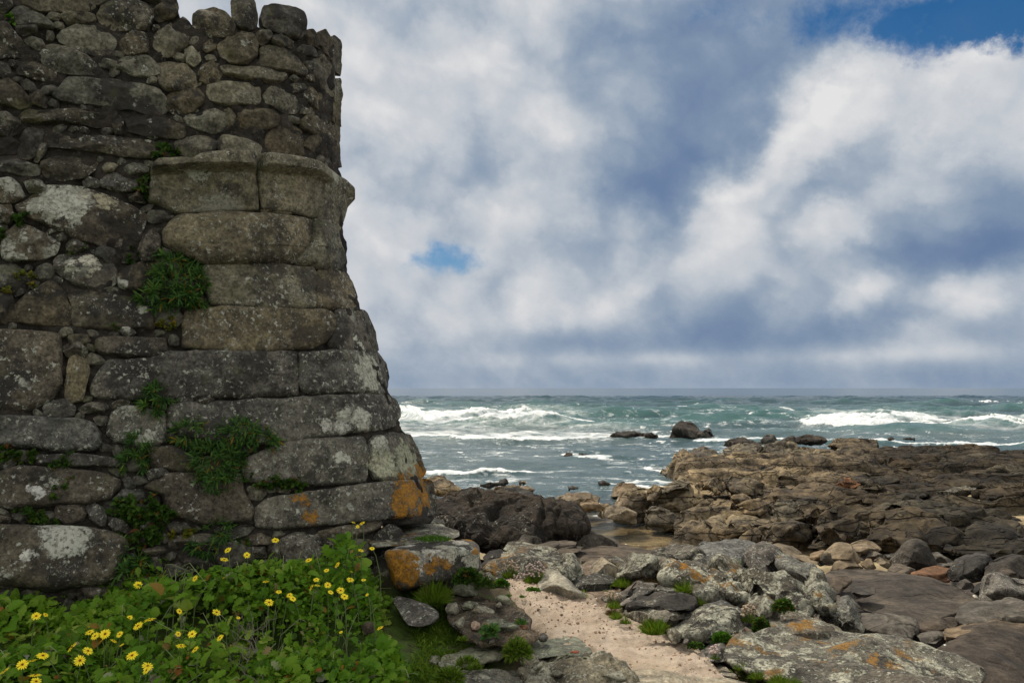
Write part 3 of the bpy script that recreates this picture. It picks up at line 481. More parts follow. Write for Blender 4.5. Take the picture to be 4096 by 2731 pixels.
def sdist(x, y, S):                  # distance to an outline, positive inside
    d = np.full(np.shape(x), 1e9)
    for k in range(len(S)):
        a, b = S[k], S[(k+1) % len(S)]; ab = b-a; t_ = np.clip(((x-a[0])*ab[0]+(y-a[1])*ab[1])/(ab@ab+1e-12), 0, 1); d = np.minimum(d, np.hypot(x-a[0]-ab[0]*t_, y-a[1]-ab[1]*t_))
    return np.where(inpoly(x, y, S), d, -d)
def axis(parts): return np.concatenate([np.arange(a, b, s) for a, b, s in parts])
xs = axis([(-40, -10, 1.5), (-10, -3, .25), (-3, 3.6, .035), (3.6, 8, .08), (8, 20, .3), (20, 62, 2)]); ys = axis([(-9, 2.4, .6), (2.4, 8, .035), (8, 24, .09), (24, 60, .8)])
X, Y_ = np.meshgrid(xs, ys); Z = ground_z(X, Y_); q = np.stack([X.ravel(), Y_.ravel(), Z.ravel()*0], -1)
rk = sstep(Y_, 6.6, 8.5); Z = Z+(.035*fbm(q*1.7, 4, 3)+.018*fbm(q*7, 3, 5)).reshape(Z.shape)+rk*(.10*ridged(q*.9, 4, 8)-.08).reshape(Z.shape)*sstep(-Y_, -15, -12)
gold = sstep(Y_+.5*fbm(q*.8, 3, 2).reshape(Z.shape), 10.8, 13.5); slab = sstep(X-.0*Y_, 2.0, 2.9)*(1-gold)
ground_m, t, bs = new_mat('shore_ground'); p = t.pos()
soil = t.mix(t.step(t.noise(p, 5, 6, .7), .38, .62), (.035, .028, .017), (.085, .068, .04)); soil = t.mix(t.step(t.noise(p, 2.5, 6, .7), .44, .58), soil, (.045, .062, .016))
brn = t.mix(t.step(t.noise(p, 1.2, 7, .65), .38, .62), (.055, .045, .04), (.115, .092, .076)); brn = t.mix(t.step(t.noise(p, 6, 6, .7), .55, .7), brn, (.15, .125, .10))
gol = t.mix(t.step(t.noise(t.vmath('MULTIPLY', p, (1, 2.2, 1)), 1.2, 6, .65), .36, .62), (.19, .145, .08), (.39, .315, .19)); gol = t.mix(t.math('MULTIPLY', t.step(t.noise(p, 2.2, 5, .7), .60, .70), .4), gol, (.11, .13, .025))
sdy = t.mix(t.step(t.noise(p, 8, 6, .7), .4, .62), (.10, .075, .05), (.27, .20, .15)); soil = t.mix(t.step(t.math('MULTIPLY_ADD', t.noise(p, 5, 5, .7), .5, t.sep(p)[0]), .15, .5), soil, sdy); gy = t.math('MULTIPLY', t.step(t.noise(p, 7, 5, .7), .38, .52), t.math('MULTIPLY', t.step(t.sep(p)[0], .02, -.22), t.step(t.sep(p)[1], 5.6, 4.9))); soil = t.mix(t.math('MULTIPLY', gy, .8), soil, t.mix(t.noise(p, 60, 4, .7), (.035, .07, .010), (.10, .17, .025))); c = t.mix(t.attr('rocky'), soil, brn); c = t.mix(t.attr('gold'), c, gol)
t.l.new(c, bs.inputs['Base Color']); bs.inputs['Roughness'].default_value = .85; t.l.new(t.bump(t.math('ADD', t.noise(p, 22, 6, .7), t.math('MULTIPLY', t.noise(p, 3, 4), 2.0)), .02), bs.inputs['Normal'])
V = np.stack([X.ravel(), Y_.ravel(), Z.ravel()], -1)
rocky = np.clip(np.maximum(rk, slab), 0, 1)
tag(link('ground', mk_mesh('ground', V, grid_faces(len(ys), len(xs)), ground_m, vattr={'gold': gold.ravel(), 'rocky': rocky.ravel()})), kind='structure')
# sand path
SP = Pz(*poly(10, '700,640 850,640 1050,640 1250,680 1450,740 1640,720 1760,780 1830,860 1960,900 2100,960 2395,1060 2560,1150 2800,1260 3130,1540 3250,1750 1700,1750 1500,1500 1300,1350 1150,1200 1080,1000 900,820 840,780 700,690').T, 0.0)[:, :2]
xs2 = np.arange(-.5, 2.2, .012); ys2 = np.arange(3.2, 6.9, .014); X2, Y2 = np.meshgrid(xs2, ys2); q = np.stack([X2.ravel(), Y2.ravel(), 0*X2.ravel()], -1)
sdv = sdist(X2, Y2, SP)+(.06*fbm(q*3, 3, 4)).reshape(X2.shape)
f1, f2, ix, _ = voronoi(q*9, 6, flat=True)
Z2 = ground_z(X2, Y2)+.05+(.03*fbm(q*3.2, 4, 12)+.022*np.abs(fbm(q*8, 3, 14))+.011*fbm(q*22, 3, 15)).reshape(X2.shape)-.16*(1-sstep(sdv, -.12, .08))
sand_m, t, bs = new_mat('coarse_pink_sand'); p = t.pos()
c = t.mix(t.step(t.noise(p, 4, 6, .65), .38, .64), (.42, .335, .255), (.56, .465, .37)); c = t.mix(t.step(t.noise(p, 120, 3, .8), .60, .68), c, (.62, .55, .48)); c = t.mix(t.math('MULTIPLY', t.step(t.noise(p, 75, 4, .8), .60, .66), .6), c, (.25, .18, .13))
c = t.mix(t.math('MULTIPLY', t.step(t.noise(p, 9, 7, .8), .62, .70), .5), c, (.30, .22, .155)); c = t.mix(t.math('MULTIPLY', t.step(t.noise(p, 1.3, 4, .6), .52, .7), .45), c, (.42, .33, .22))
t.l.new(c, bs.inputs['Base Color']); bs.inputs['Roughness'].default_value = .95; t.l.new(t.bump(t.math('ADD', t.noise(p, 60, 5, .8), t.noise(p, 14, 5, .7)), .016), bs.inputs['Normal'])
keep = (sdv > -.2).ravel(); Fq = grid_faces(len(ys2), len(xs2)); Fq = Fq[keep[Fq].all(1)]
tag(link('sand_path', mk_mesh('sand_path', np.stack([X2.ravel(), Y2.ravel(), Z2.ravel()], -1), Fq, sand_m)), kind='structure')
# ---------------------------------------------------------------- rock shelf of the headland
SEA = -1.9
HP = np.array([(3.75,16.6),(4.3,18.5),(4.9,20.5),(5.2,24),(6.2,28),(6.6,31),(8.5,34),(12.5,36),(20,35.5),(30,34),(52,33),(52,11.5),(14,12.2),(9,13.3),(6.6,14.6)], float)
xs3 = np.concatenate([np.arange(3, 16, .06), np.arange(16, 34, .11), np.arange(34, 54, .5)]); ys3 = np.concatenate([np.arange(11, 22, .05), np.arange(22, 38, .07)])
X3, Y3 = np.meshgrid(xs3, ys3); q = np.stack([X3.ravel(), Y3.ravel(), 0*X3.ravel()], -1)
wq = q+np.stack([.55*fbm(q*.55, 3, 31), .45*fbm(q*.55+9, 3, 32), 0*q[:, 0]], -1)
def rot(q, a): c_, s_ = math.cos(a), math.sin(a); return np.stack([q[:, 0]*c_+q[:, 1]*s_, -q[:, 0]*s_+q[:, 1]*c_, q[:, 2]], -1)
r1 = rot(wq, R(12)); f1, f2, ix, c1 = voronoi(r1*np.array([.20, .55, 1]), 41, flat=True); e1 = f2-f1; loc = r1*np.array([.20, .55, 1])-c1
h1 = (((ix >> 4) & 255)/255-.5)*.40+loc[:, 1]*.22*((((ix >> 12) & 255)/255)-.2)-.30*(1-sstep(e1, 0, .30))**1.4
r2 = rot(wq, R(-20)); g1, g2, iy, _ = voronoi(r2*np.array([1.5, 2.1, 1]), 43, flat=True); h2 = (((iy >> 4) & 255)/255-.5)*.14-.14*(1-sstep(g2-g1, 0, .28))**1.5
sd3 = sdist(q[:, 0], q[:, 1], HP)+.45*fbm(q*.7, 4, 44); top = -1.38+.16*sstep(q[:, 1], 20, 30)+.16*fbm(q*.18, 2, 45)+.10*np.exp(-((q[:, 1]-30)/4)**2)+.22*np.exp(-((q[:, 1]-27)/2.5)**2-((q[:, 0]-9)/3.5)**2)
Z3 = top+h1+h2*.6+.05*fbm(q*2.2, 4, 46); Z3 = Z3-.035*np.exp(-((np.abs((Z3-.05*q[:, 0])/.2-np.round((Z3-.05*q[:, 0])/.2)))/.14)**2); low = ground_z(q[:, 0], q[:, 1])-.5; k = sstep(sd3, -.45, .35); Z3 = low+(Z3-low)*k
shelf_m = rock_mat('shelf_rock', (.026, .023, .020), (.092, .078, .057), (.25, .208, .142), speck=.4, black=.5, crack=.8, crscale=1.0, crstretch=(.8, 1.0, 2.6), bump=.05, scale=.45, wetz=SEA, beds=.34, dark_right=True)
V = np.stack([q[:, 0], q[:, 1], Z3], -1); Fq = grid_faces(len(ys3), len(xs3)); kp = sd3 > -1.0; Fq = Fq[kp[Fq].all(1)]
tag(link('rock_shelf', mk_mesh('rock_shelf', V, Fq, shelf_m)), kind='structure')
# ---------------------------------------------------------------- sea
def seg(tile, pts): return Pz(*poly(tile, pts).T, SEA)[:, :2]
ry = 12.5*np.exp(np.linspace(0, math.log(420/12.5), 640)); rs = np.linspace(-.62, .95, 640)
XX = rs[None]*ry[:, None]; YY = np.repeat(ry[:, None], len(rs), 1); q = np.stack([XX.ravel(), YY.ravel(), 0*XX.ravel()], -1); xx, yy = q[:, 0], q[:, 1]
gz = ground_z(np.clip(xx, -14, 40), np.clip(yy, 0, 50)); depth = np.clip(SEA-gz, 0, 5)
wq = q+np.stack([3*fbm(q*.05, 2, 70), 4*fbm(q*.04, 2, 71), 0*xx], -1); dfar = sstep(yy, 22, 60); Hs = 0*xx; rng = np.random.RandomState(5)
for lam, am, n in ((17, .20, 4), (7.5, .11, 6), (3.2, .05, 8), (1.5, .022, 9), (.75, .009, 8)):
    for j in range(n):
        an = R(-90+rng.uniform(-38, 38)+8); kk = 2*np.pi/(lam*rng.uniform(.75, 1.3)); ph = rng.rand()*6.28; s_ = np.sin(kk*(wq[:, 0]*math.cos(an)+wq[:, 1]*math.sin(an))+ph)
        am_ = am/math.sqrt(n)*1.5*(.45+1.1*sstep(fbm(q*(.5/lam)+j*3.7, 2, 80+j), -.25, .35)); ampf = am_*((.10+.90*dfar) if lam > 2 else (.35+.65*dfar)) if lam < 10 else am_*dfar
        Hs = Hs+ampf*(1.35*((s_+1)/2)**1.6*2-1.0)
foam = 0*xx
n_a = fbm(q*np.array([.9, .9, 1]), 5, 90, .62); n_b = fbm(q*np.array([.22, .35, 1])+4, 4, 91, .6); n_c = fbm(q*2.6, 4, 92, .65)
def breaker(pts, tile, A, wf, wb, fo, zone, fade=2.5, face=.6):
    global Hs, foam
    L = seg(tile, pts); o = np.argsort(L[:, 0]); L = L[o]; yc = np.interp(xx, L[:, 0], L[:, 1])+.9*fbm(q*.25, 3, 95); d_ = yy-yc
    a_ = sstep(xx, L[0, 0]-fade, L[0, 0]+fade*.3)*(1-sstep(xx, L[-1, 0]-fade*.3, L[-1, 0]+fade)); a_ = a_*(.75+.5*np.clip(n_b+.4, 0, 1))
    Hs = Hs+A*a_*np.exp(-np.where(d_ < 0, d_/wf, d_/wb)**2)*(1+.25*n_a)
    cr = np.exp(-np.where(d_ < 0, d_/(wf*face), d_/(wb*.8))**2); zn = sstep(d_, -wf*.4, wf*.3)*(1-sstep(d_, zone*.35, zone))
    foam = np.maximum(foam, a_*fo*(cr*1.15+zn*.86+0*zn))
breaker('905,955 980,972 1100,968 1215,958', 0, .75, 1.6, 5, 1.15, 30); breaker('1040,984 1150,985 1250,984 1332,982', 0, .65, 1.2, 3.0, 1.1, 9)
breaker('940,1012 1050,1018 1180,1020 1320,1016 1480,1012 1560,1008 1660,1008', 0, .42, .8, 1.6, 1.02, 11, face=.25); breaker('930,1092 1000,1093 1075,1094 1120,1094', 0, .22, .35, .8, 1.1, 2.2, fade=1.2, face=.8); breaker('1110,1093 1160,1093 1210,1090', 0, .20, .4, .8, 1.0, 2.0, fade=1, face=.8)
breaker('1880,978 1960,980 2060,978 2170,980 2260,978 2352,986 2450,990', 0, .6, 1.8, 5, .85, 17); breaker('1900,974 2000,972 2130,968 2260,972 2400,978', 0, .4, 2, 6, .6, 14)
breaker('1640,1022 1800,1024 1950,1030 2100,1030 2250,1032 2420,1034', 0, .45, .8, 1.6, 1.15, 5); breaker('2235,926 2310,928', 0, .5, 3, 7, .95, 14, fade=7)
for s, f_ in (('1030,908 1045,908', .9), ('1225,899 1245,899', .9), ('1725,902 1740,902', .9), ('1500,930 1530,930', .7), ('1560,940 1600,941', .8), ('1440,912 1465,912', .7), ('2180,915 2200,915', .8), ('2320,938 2352,940', 1), ('1800,950 1850,951', .75), ('1170,925 1190,925', .6), ('1330,915 1350,915', .6), ('2060,900 2080,900', .8), ('1340,1060 1380,1061', .7), ('1000,1060 1050,1061', .6)):
    breaker(s, 0, .10, .8, 1.6, f_*.8, 3, fade=2.2)
shore = sstep(-depth, -.75, -.12)*(yy < 30)*(yy > 19.6)*(n_a*.7+.62)
for (rx_, ry_, rr_) in ((P(1590*1.7415, 1745, 53)[0], 53, 4.5), (P(1455*1.7415, 1742, 53)[0], 53, 3.2), (P(1325*1.7415, 1820, 39)[0], 39, .9), (6.5, 31.5, 2.4), (9, 36, 3), (4.9, 27, 2.0), (14, 38.2, 3), (20, 38, 3), (27, 37, 3), (33, 37, 3)):
    shore = np.maximum(shore, np.exp(-((xx-rx_)**2+(yy-ry_)**2)/rr_**2)*(.55+.8*n_a))
lace = sstep(n_b+.45*n_a, .10, .5)*.52*sstep(yy, 24, 40)*(1-.75*sstep(yy, 75, 130)); foam = np.maximum(np.maximum(foam, shore*.95), lace)
foam = np.clip(foam, 0, 1.3)+.30*n_a+.28*n_c*sstep(-yy, -140, -20); fm = sstep(foam, .46, .98); laz = np.clip(sstep(n_b, -.25, .35)*sstep(yy, 21, 27)*(1-.8*sstep(yy, 90, 170))*.85+.9*np.exp(-((yy-62)/22)**2)*sstep(-xx, -22, 4)+.7*np.clip(shore, 0, 1)+.6*np.exp(-((yy-26)/4.5)**2)*sstep(n_a, -.4, .3), 0, 1)
Hs = Hs+.10*fm*np.abs(n_c)*dfar+.03*fm*n_a; Hs = Hs*(1-.6*sstep(yy, 180, 380))*(1-sstep(yy, 250, 400))*(1-.45*np.exp(-((yy-50)/16)**2)); calm = sstep(yy, 17.5, 23); Hs = Hs*(.06+.94*calm)
sx_ = xx/yy; surf = np.maximum(np.exp(-((yy-82)/20)**2)*sstep(.115-sx_, 0, .07), np.maximum(.95*np.exp(-((yy-55)/5.5)**2)*sstep(.20-sx_, 0, .08), .9*np.exp(-((yy-74)/13)**2)*sstep(sx_, .36, .46)))*np.clip(.75+.9*n_b+.5*n_a, 0, 1)
V = np.stack([xx, yy, SEA+Hs], -1)
sea_m, t, bs = new_mat('sea_water'); p = t.pos(); dpt = t.attr('depth'); fo = t.attr('foam'); dist = t.vmath('LENGTH', p)
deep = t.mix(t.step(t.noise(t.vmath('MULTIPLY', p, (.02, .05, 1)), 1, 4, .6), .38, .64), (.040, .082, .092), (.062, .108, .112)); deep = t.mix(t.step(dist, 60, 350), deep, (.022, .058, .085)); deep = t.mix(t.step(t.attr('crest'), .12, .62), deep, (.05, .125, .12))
dtl = t.noise(p, 3.5, 6, .75); ff = t.step(t.math('MULTIPLY_ADD', t.math('SUBTRACT', dtl, .5), 1.1, fo), .22, .82)
lz = t.attr('lace'); st1 = t.noise(t.vmath('MULTIPLY', p, (.55, 1.3, 1)), 1.0, 8, .68, dist=.6); st2 = t.voro(t.vmath('ADD', t.vmath('MULTIPLY', p, (.5, .9, 1)), t.vmath('SCALE', t.noise(p, .8, 5, .65, out=1), 2.2)), 1.3, 'DISTANCE_TO_EDGE')
web = t.math('MULTIPLY', t.step(st2, .10, .01), t.math('MULTIPLY', t.step(st1, .46, .62), .75)); lc = t.math('MAXIMUM', t.step(t.math('MULTIPLY_ADD', lz, .07, st1), .625, .74), t.math('MULTIPLY', web, t.step(lz, .15, .7))); ff = t.math('MAXIMUM', ff, t.math('MULTIPLY', lc, t.math('MULTIPLY', t.step(lz, .05, .6), .85)))
ff = t.math('MAXIMUM', ff, t.math('MULTIPLY', t.attr('surf'), t.step(st1, .30, .54)))
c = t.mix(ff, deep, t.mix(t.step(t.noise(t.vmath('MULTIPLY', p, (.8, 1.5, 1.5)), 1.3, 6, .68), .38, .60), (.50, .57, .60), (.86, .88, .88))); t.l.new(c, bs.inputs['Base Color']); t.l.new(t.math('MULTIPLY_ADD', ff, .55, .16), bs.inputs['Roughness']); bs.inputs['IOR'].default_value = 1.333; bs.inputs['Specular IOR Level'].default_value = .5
hh = t.math('ADD', t.noise(t.vmath('MULTIPLY', p, (1.0, 1.7, 1)), 1.6, 6, .62), t.math('MULTIPLY', t.noise(p, 9, 3, .6), .16)); hh = t.math('MULTIPLY', hh, t.step(dist, 500, 60)); nb = t.bump(hh, .20, .9); t.l.new(nb, bs.inputs['Normal'])
al = t.math('MAXIMUM', t.step(dpt, .02, .75), t.math('MULTIPLY', ff, .9)); bs2 = t.n.new('ShaderNodeBsdfGlass'); bs2.inputs['IOR'].default_value = 1.05
tr = t.n.new('ShaderNodeBsdfTransparent'); tr.inputs[0].default_value = (.97, .94, .84, 1); gl = t.n.new('ShaderNodeBsdfGlossy'); gl.inputs['Roughness'].default_value = .08; t.l.new(nb, gl.inputs['Normal'])
fr = t.n.new('ShaderNodeFresnel'); fr.inputs[0].default_value = 1.33; t.l.new(nb, fr.inputs['Normal']); m1 = t.n.new('ShaderNodeMixShader'); t.l.new(t.math('MULTIPLY', fr.outputs[0], 1.0), m1.inputs[0]); t.l.new(tr.outputs[0], m1.inputs[1]); t.l.new(gl.outputs[0], m1.inputs[2])
m2 = t.n.new('ShaderNodeMixShader'); t.l.new(al, m2.inputs[0]); t.l.new(m1.outputs[0], m2.inputs[1]); t.l.new(bs.outputs[0], m2.inputs[2]); t.l.new(m2.outputs[0], t.n['Material Output'].inputs[0]); t.n.remove(bs2)
far = [(-60000, 60000)]
nv = len(V); Fq = grid_faces(len(ry), len(rs))
ex = []                              # coarse skirt to the horizon, joined to the rim of the fine sheet
fr_ = V[-len(rs):]; e2 = fr_.copy(); e2[:, :2] *= 3; e2[:, 2] = SEA; e3 = e2.copy(); e3[:, :2] *= 40
V = np.concatenate([V, e2, e3]); a0 = nv-len(rs); n_ = len(rs); j = np.arange(n_-1)
Fx = np.concatenate([np.stack([a0+j, a0+j+1, nv+j+1, nv+j], -1), np.stack([nv+j, nv+j+1, nv+n_+j+1, nv+n_+j], -1)])
def pad(a, v=0): return np.concatenate([a, np.full(2*n_, v)])
tag(link('sea', mk_mesh('sea', V, np.concatenate([Fq, Fx]), sea_m, vattr={'foam': pad(fm), 'depth': pad(depth, 5), 'lace': pad(laz), 'surf': pad(surf), 'crest': pad(np.clip(Hs*sstep(-yy, -200, -90), 0, 1))})), kind='structure')
# ================================================================ rocks
LW = (.44, .44, .35)
RM = {
 'lich': rock_mat('lichen_rock', (.050, .047, .043), (.115, .108, .095), (.20, .185, .155), speck=.8, white=.66, whitecol=LW, crust=1.0, orange=.30, black=.75, moss=.15, bump=.05, up=.4),
 'lichor': rock_mat('orange_lichen_rock', (.055, .052, .047), (.115, .105, .092), (.19, .175, .145), speck=.7, white=.55, whitecol=LW, crust=1.0, orange=.38, black=.7, bump=.045, up=.45),
 'crest': rock_mat('orange_crest_rock', (.05, .047, .043), (.115, .105, .092), (.20, .185, .15), speck=.8, white=.62, whitecol=LW, crust=1.0, orange=.35, black=.55, bump=.024, up=.4, blobs=[(2400+.42517*a, 2100+.42517*b, y, r, ORG) for a, b, y, r in ((740, 405, 5.9, .06), (860, 410, 5.85, .09), (930, 455, 5.75, .08), (1030, 450, 5.8, .06), (1110, 465, 5.75, .08), (1180, 495, 5.7, .09), (1290, 510, 5.7, .08), (1330, 490, 5.75, .05))]),
 'grey': rock_mat('grey_granite', (.058, .055, .053), (.115, .108, .103), (.175, .165, .152), speck=.8, white=.12, crust=.65, black=.4, bump=.016, up=.2),
 'greyl': rock_mat('grey_lichen_granite', (.058, .055, .05), (.12, .112, .10), (.185, .172, .15), speck=.75, white=.35, whitecol=LW, crust=.9, orange=.15, black=.6, bump=.035, up=.3),
 'dark': rock_mat('dark_brown_rock', (.022, .020, .018), (.047, .042, .037), (.088, .076, .066), speck=.5, crust=.28, black=.45, bump=.035, scale=.7, crack=.35, crscale=1.1),
 'boulder': rock_mat('pitted_dark_rock', (.016, .014, .012), (.042, .036, .031), (.10, .082, .066), speck=.6, crust=.35, black=.7, bump=.06, scale=.9, crack=.25, crscale=1.1),
 'black': rock_mat('black_rock', (.020, .018, .017), (.045, .039, .034), (.085, .072, .060), speck=.5, crust=.2, black=.6, bump=.04, scale=.6),
 'blackl': rock_mat('black_lichen_rock', (.016, .015, .014), (.038, .036, .033), (.09, .085, .075), speck=.6, crust=.9, white=.12, black=.6, bump=.02),
 'tan': rock_mat('tan_rock', (.10, .076, .052), (.19, .148, .102), (.29, .23, .16), speck=.35, black=.35, bump=.03, scale=.5, wetz=SEA),
 'tanc': shelf_m,
 'darkc': shelf_m,
 'brown': rock_mat('smooth_brown_rock', (.040, .035, .032), (.060, .052, .046), (.125, .104, .083), speck=.38, black=.35, bump=.035, scale=.6, tint=.06, crack=.22, crscale=.8, crstretch=(.6, 1, 1)),
 'browng': rock_mat('brown_boulder_rock', (.050, .043, .037), (.092, .079, .067), (.15, .127, .102), speck=.4, crust=.15, black=.4, bump=.025, scale=.7, crack=.35, crscale=1.4),
 'ruddy': rock_mat('ruddy_rock', (.075, .042, .025), (.17, .085, .045), (.26, .13, .065), speck=.35, black=.3, bump=.03, scale=.6),
 'cong': rock_mat('earthy_conglomerate', (.040, .032, .024), (.105, .082, .060), (.26, .195, .135), speck=.9, crust=.5, black=.5, moss=.5, bump=.03, scale=1.6),
 'pale': rock_mat('pale_stone', (.13, .115, .095), (.25, .225, .18), (.36, .325, .26), speck=.5, white=.2, crust=.5, black=.3, bump=.014),
 'greeny': rock_mat('greenish_lichen_stone', (.085, .085, .065), (.165, .165, .125), (.24, .24, .18), speck=.6, white=.5, whitecol=(.33, .35, .25), crust=.5, black=.4, moss=.3, bump=.012, up=.3),
 'mott': rock_mat('mottled_stone', (.07, .065, .055), (.16, .15, .12), (.28, .26, .20), speck=.8, white=.45, whitecol=(.42, .41, .32), crust=.8, black=.5, moss=.2, bump=.02, scale=1.3),
 'shell': rock_mat('white_shell', (.45, .44, .42), (.6, .59, .57), (.7, .69, .67), speck=.1, black=0, bump=.002),
 'pink': rock_mat('pink_pebble', (.26, .17, .12), (.34, .235, .175), (.42, .30, .23), speck=.3, black=.05, bump=.004),
 'brick': rock_mat('brick_shard', (.20, .06, .035), (.28, .09, .05), (.34, .13, .08), speck=.4, black=.1, bump=.006)}
def bl(u, v, Y, r, c):
    f_ = (u-225)/753; vt = 545-25*f_; vb = 482-42*f_; Y = 4.99+.28*f_+(.53*min((vt-v)/(vt-vb), 1) if v < vt else .02*(v-vt)/300)
    return (TILES[5][0]+u*TILES[5][2], TILES[5][1]+v*TILES[5][2], Y, r, c)
blockm = rock_mat('fallen_block_granite', (.030, .028, .026), (.068, .063, .055), (.11, .10, .085), speck=.8, crust=.35, white=.10, black=.4, bump=.016, blobs=[
    bl(480, 645, 5.0, .085, (.48, .47, .42)), bl(610, 575, 5.05, .085, (.47, .46, .40)), bl(440, 590, 5.03, .09, (.42, .42, .35)), bl(290, 530, 5.05, .09, (.45, .45, .40)), bl(380, 495, 5.2, .09, (.50, .49, .44)), bl(500, 725, 4.98, .04, WHT), bl(445, 730, 4.98, .03, WHT),
    bl(690, 515, 5.2, .09, (.42, .41, .33)), bl(800, 490, 5.35, .06, (.47, .46, .40)), bl(730, 580, 5.1, .06, (.40, .40, .33)), bl(905, 565, 5.2, .055, WHT), bl(910, 630, 5.2, .08, (.40, .41, .34)), bl(820, 540, 5.15, .05, WHT), bl(870, 600, 5.15, .05, (.4, .4, .33)), bl(240, 600, 5.0, .07, (.46, .45, .41)),
    bl(350, 660, 5.0, .14, ORG), bl(390, 720, 4.98, .10, ORG), bl(300, 620, 5.0, .07, ORG), bl(870, 460, 5.4, .10, ORG), bl(780, 465, 5.4, .07, ORG), bl(610, 630, 5.0, .04, ORG), bl(690, 630, 5.05, .04, ORG), bl(570, 665, 5.0, .05, ORG), bl(260, 545, 5.1, .06, ORG), bl(920, 540, 5.2, .04, ORG)])
def box_rock(name, label, cat, corners, mat, sub=48, pw=7.0, amp=.012, seed=1, group=None, freq=3):
    """corners: 8 (u, v, Y): front bottom-left, bottom-right, top-right, top-left, then the same four behind"""
    C8 = np.array([P(*c) for c in corners]); n = sub; g = np.sin(np.linspace(-1, 1, n)*np.pi/2*.98); gg = np.linspace(-1, 1, n)
    Vs, Qs = [], []
    for ax in range(3):
        for sg in (-1, 1):
            A, B_ = np.meshgrid(gg, gg); c3 = [None]*3; c3[ax] = np.full(A.size, float(sg)); c3[(ax+1) % 3] = A.ravel(); c3[(ax+2) % 3] = B_.ravel()
            Vs.append(np.stack(c3, -1)); f = grid_faces(n, n)+len(Qs)*n*n; Qs.append(f if sg > 0 else f[:, ::-1])
    v = np.concatenate(Vs); Fq = np.concatenate(Qs); v = v/((np.abs(v)**pw).sum(1, keepdims=True)**(1/pw))
    key = np.round(v*5000).astype(np.int64); _, ui, inv = np.unique(key, axis=0, return_index=True, return_inverse=True); v = v[ui]; Fq = inv.ravel()[Fq]
    a, b, c = [(v[:, k]+1)/2 for k in range(3)]     # a: left-right, b: front-back, c: bottom-top
    w = [(1-a)*(1-b)*(1-c), a*(1-b)*(1-c), a*(1-b)*c, (1-a)*(1-b)*c, (1-a)*b*(1-c), a*b*(1-c), a*b*c, (1-a)*b*c]
    V = sum(wk[:, None]*ck for wk, ck in zip(w, C8)); V = disp_rock(V, Fq, amp, freq, seed, ridge=.6)
    base = np.array([V[:, 0].mean(), V[:, 1].mean(), V[:, 2].min()]); o = link(name, mk_mesh(name, V-base, Fq, mat), loc=base); return tag(o, label, cat, group)
def t5(u, v, Y): return (TILES[5][0]+u*TILES[5][2], TILES[5][1]+v*TILES[5][2], Y)
box_rock('fallen_stone_block', 'squared granite block with white and orange lichen fallen below the wall corner', 'stone block',
         [t5(330, 850, 5.0), t5(945, 705, 5.28), t5(978, 520, 5.28), t5(225, 545, 5.0), t5(330, 820, 5.6), t5(960, 690, 5.85), t5(865, 440, 5.85), t5(325, 482, 5.5)], blockm, sub=64, pw=9, amp=.018)
def rk(name, label, tile, pts, Yb, Yt, T, m, sub=5, **kw):
    return rock(name, label, kw.pop('cat', 'rock'), tile, pts, Yb, Yt, T, RM[m], sub=sub, **kw)
def child(par, name, tile, pts, Yb, Yt, T, m, sub=4, **kw):
    o = rock(name, None, None, tile, pts, Yb, Yt, T, RM[m], sub=sub, **kw); l = o.location.copy(); o.parent = par; o.location = l-par.location; return o
# --- under and around the fallen block
rk('stone_slab', 'flat lichened slab between the wall corner and the fallen block', 5, '130,480 170,430 300,370 480,330 640,325 690,370 785,395 795,440 700,475 300,510 180,520', 5.35, 6.3, .10, 'lichor', amp=.015, e=.6)
rk('corner_stone', 'thin stone with orange lichen directly under the wall corner', 5, '230,345 300,330 480,310 600,305 680,325 692,365 500,385 300,375 240,368', 6.1, 6.35, .25, 'lichor', amp=.012, e=.6)
rk('round_stone', 'rounded grey stone in the grass below the fallen block', 5, '300,900 340,870 430,890 560,935 640,990 648,1030 600,1085 500,1105 420,1090 380,1040 340,960', 4.65, 4.95, .16, 'grey', amp=.012)
cg = rk('conglomerate_rock', 'earthy crumbling rock with stones set in it beside the sand path', 10, '250,720 290,660 330,640 520,690 700,740 860,800 960,870 1040,930 1078,1010 1135,1080 1150,1130 1000,1170 850,1220 700,1190 560,1200 420,1140 350,1050 280,1000 220,900 200,800', 4.35, 5.3, .13, 'cong', sub=6, amp=.035, freq=4, e=.65, ridge=.4, smooth=1.2)
for s, Y, m in (('265,650 285,600 420,590 480,620 530,690 450,700 360,705 270,680', 5.15, 'greeny'), ('690,720 760,690 820,695 862,760 850,790 800,800 750,760', 4.98, 'greeny'), ('200,830 230,780 310,760 345,860 300,912 240,912', 4.85, 'mott'), ('370,810 400,770 440,755 520,780 530,800 460,835 380,835', 4.85, 'greeny'),
        ('470,850 520,800 590,800 690,860 650,900 560,910 480,900', 4.75, 'mott'), ('560,1010 600,950 700,930 790,935 760,960 680,1010 600,1035', 4.55, 'greeny'), ('690,1010 760,950 860,980 920,1000 900,1040 850,1080 780,1085 720,1050', 4.45, 'greeny'), ('270,980 380,910 400,1000 412,1060 340,1065', 4.6, 'mott'), ('605,1180 640,1140 690,1130 700,1170 650,1192', 4.35, 'mott'), ('940,980 1000,970 1020,1020 970,1050', 4.5, 'ruddy'), ('700,800 740,770 760,790 730,815', 4.8, 'pale')):
    child(cg, 'embedded_stone', 10, s, Y, Y+.06, .09, m, amp=.010, freq=5, ridge=.5)
child(cg, 'pink_stone', 10, '455,1000 465,960 500,946 545,970 552,1010 520,1042 470,1037', 4.52, 4.55, .055, 'pink', amp=.002)
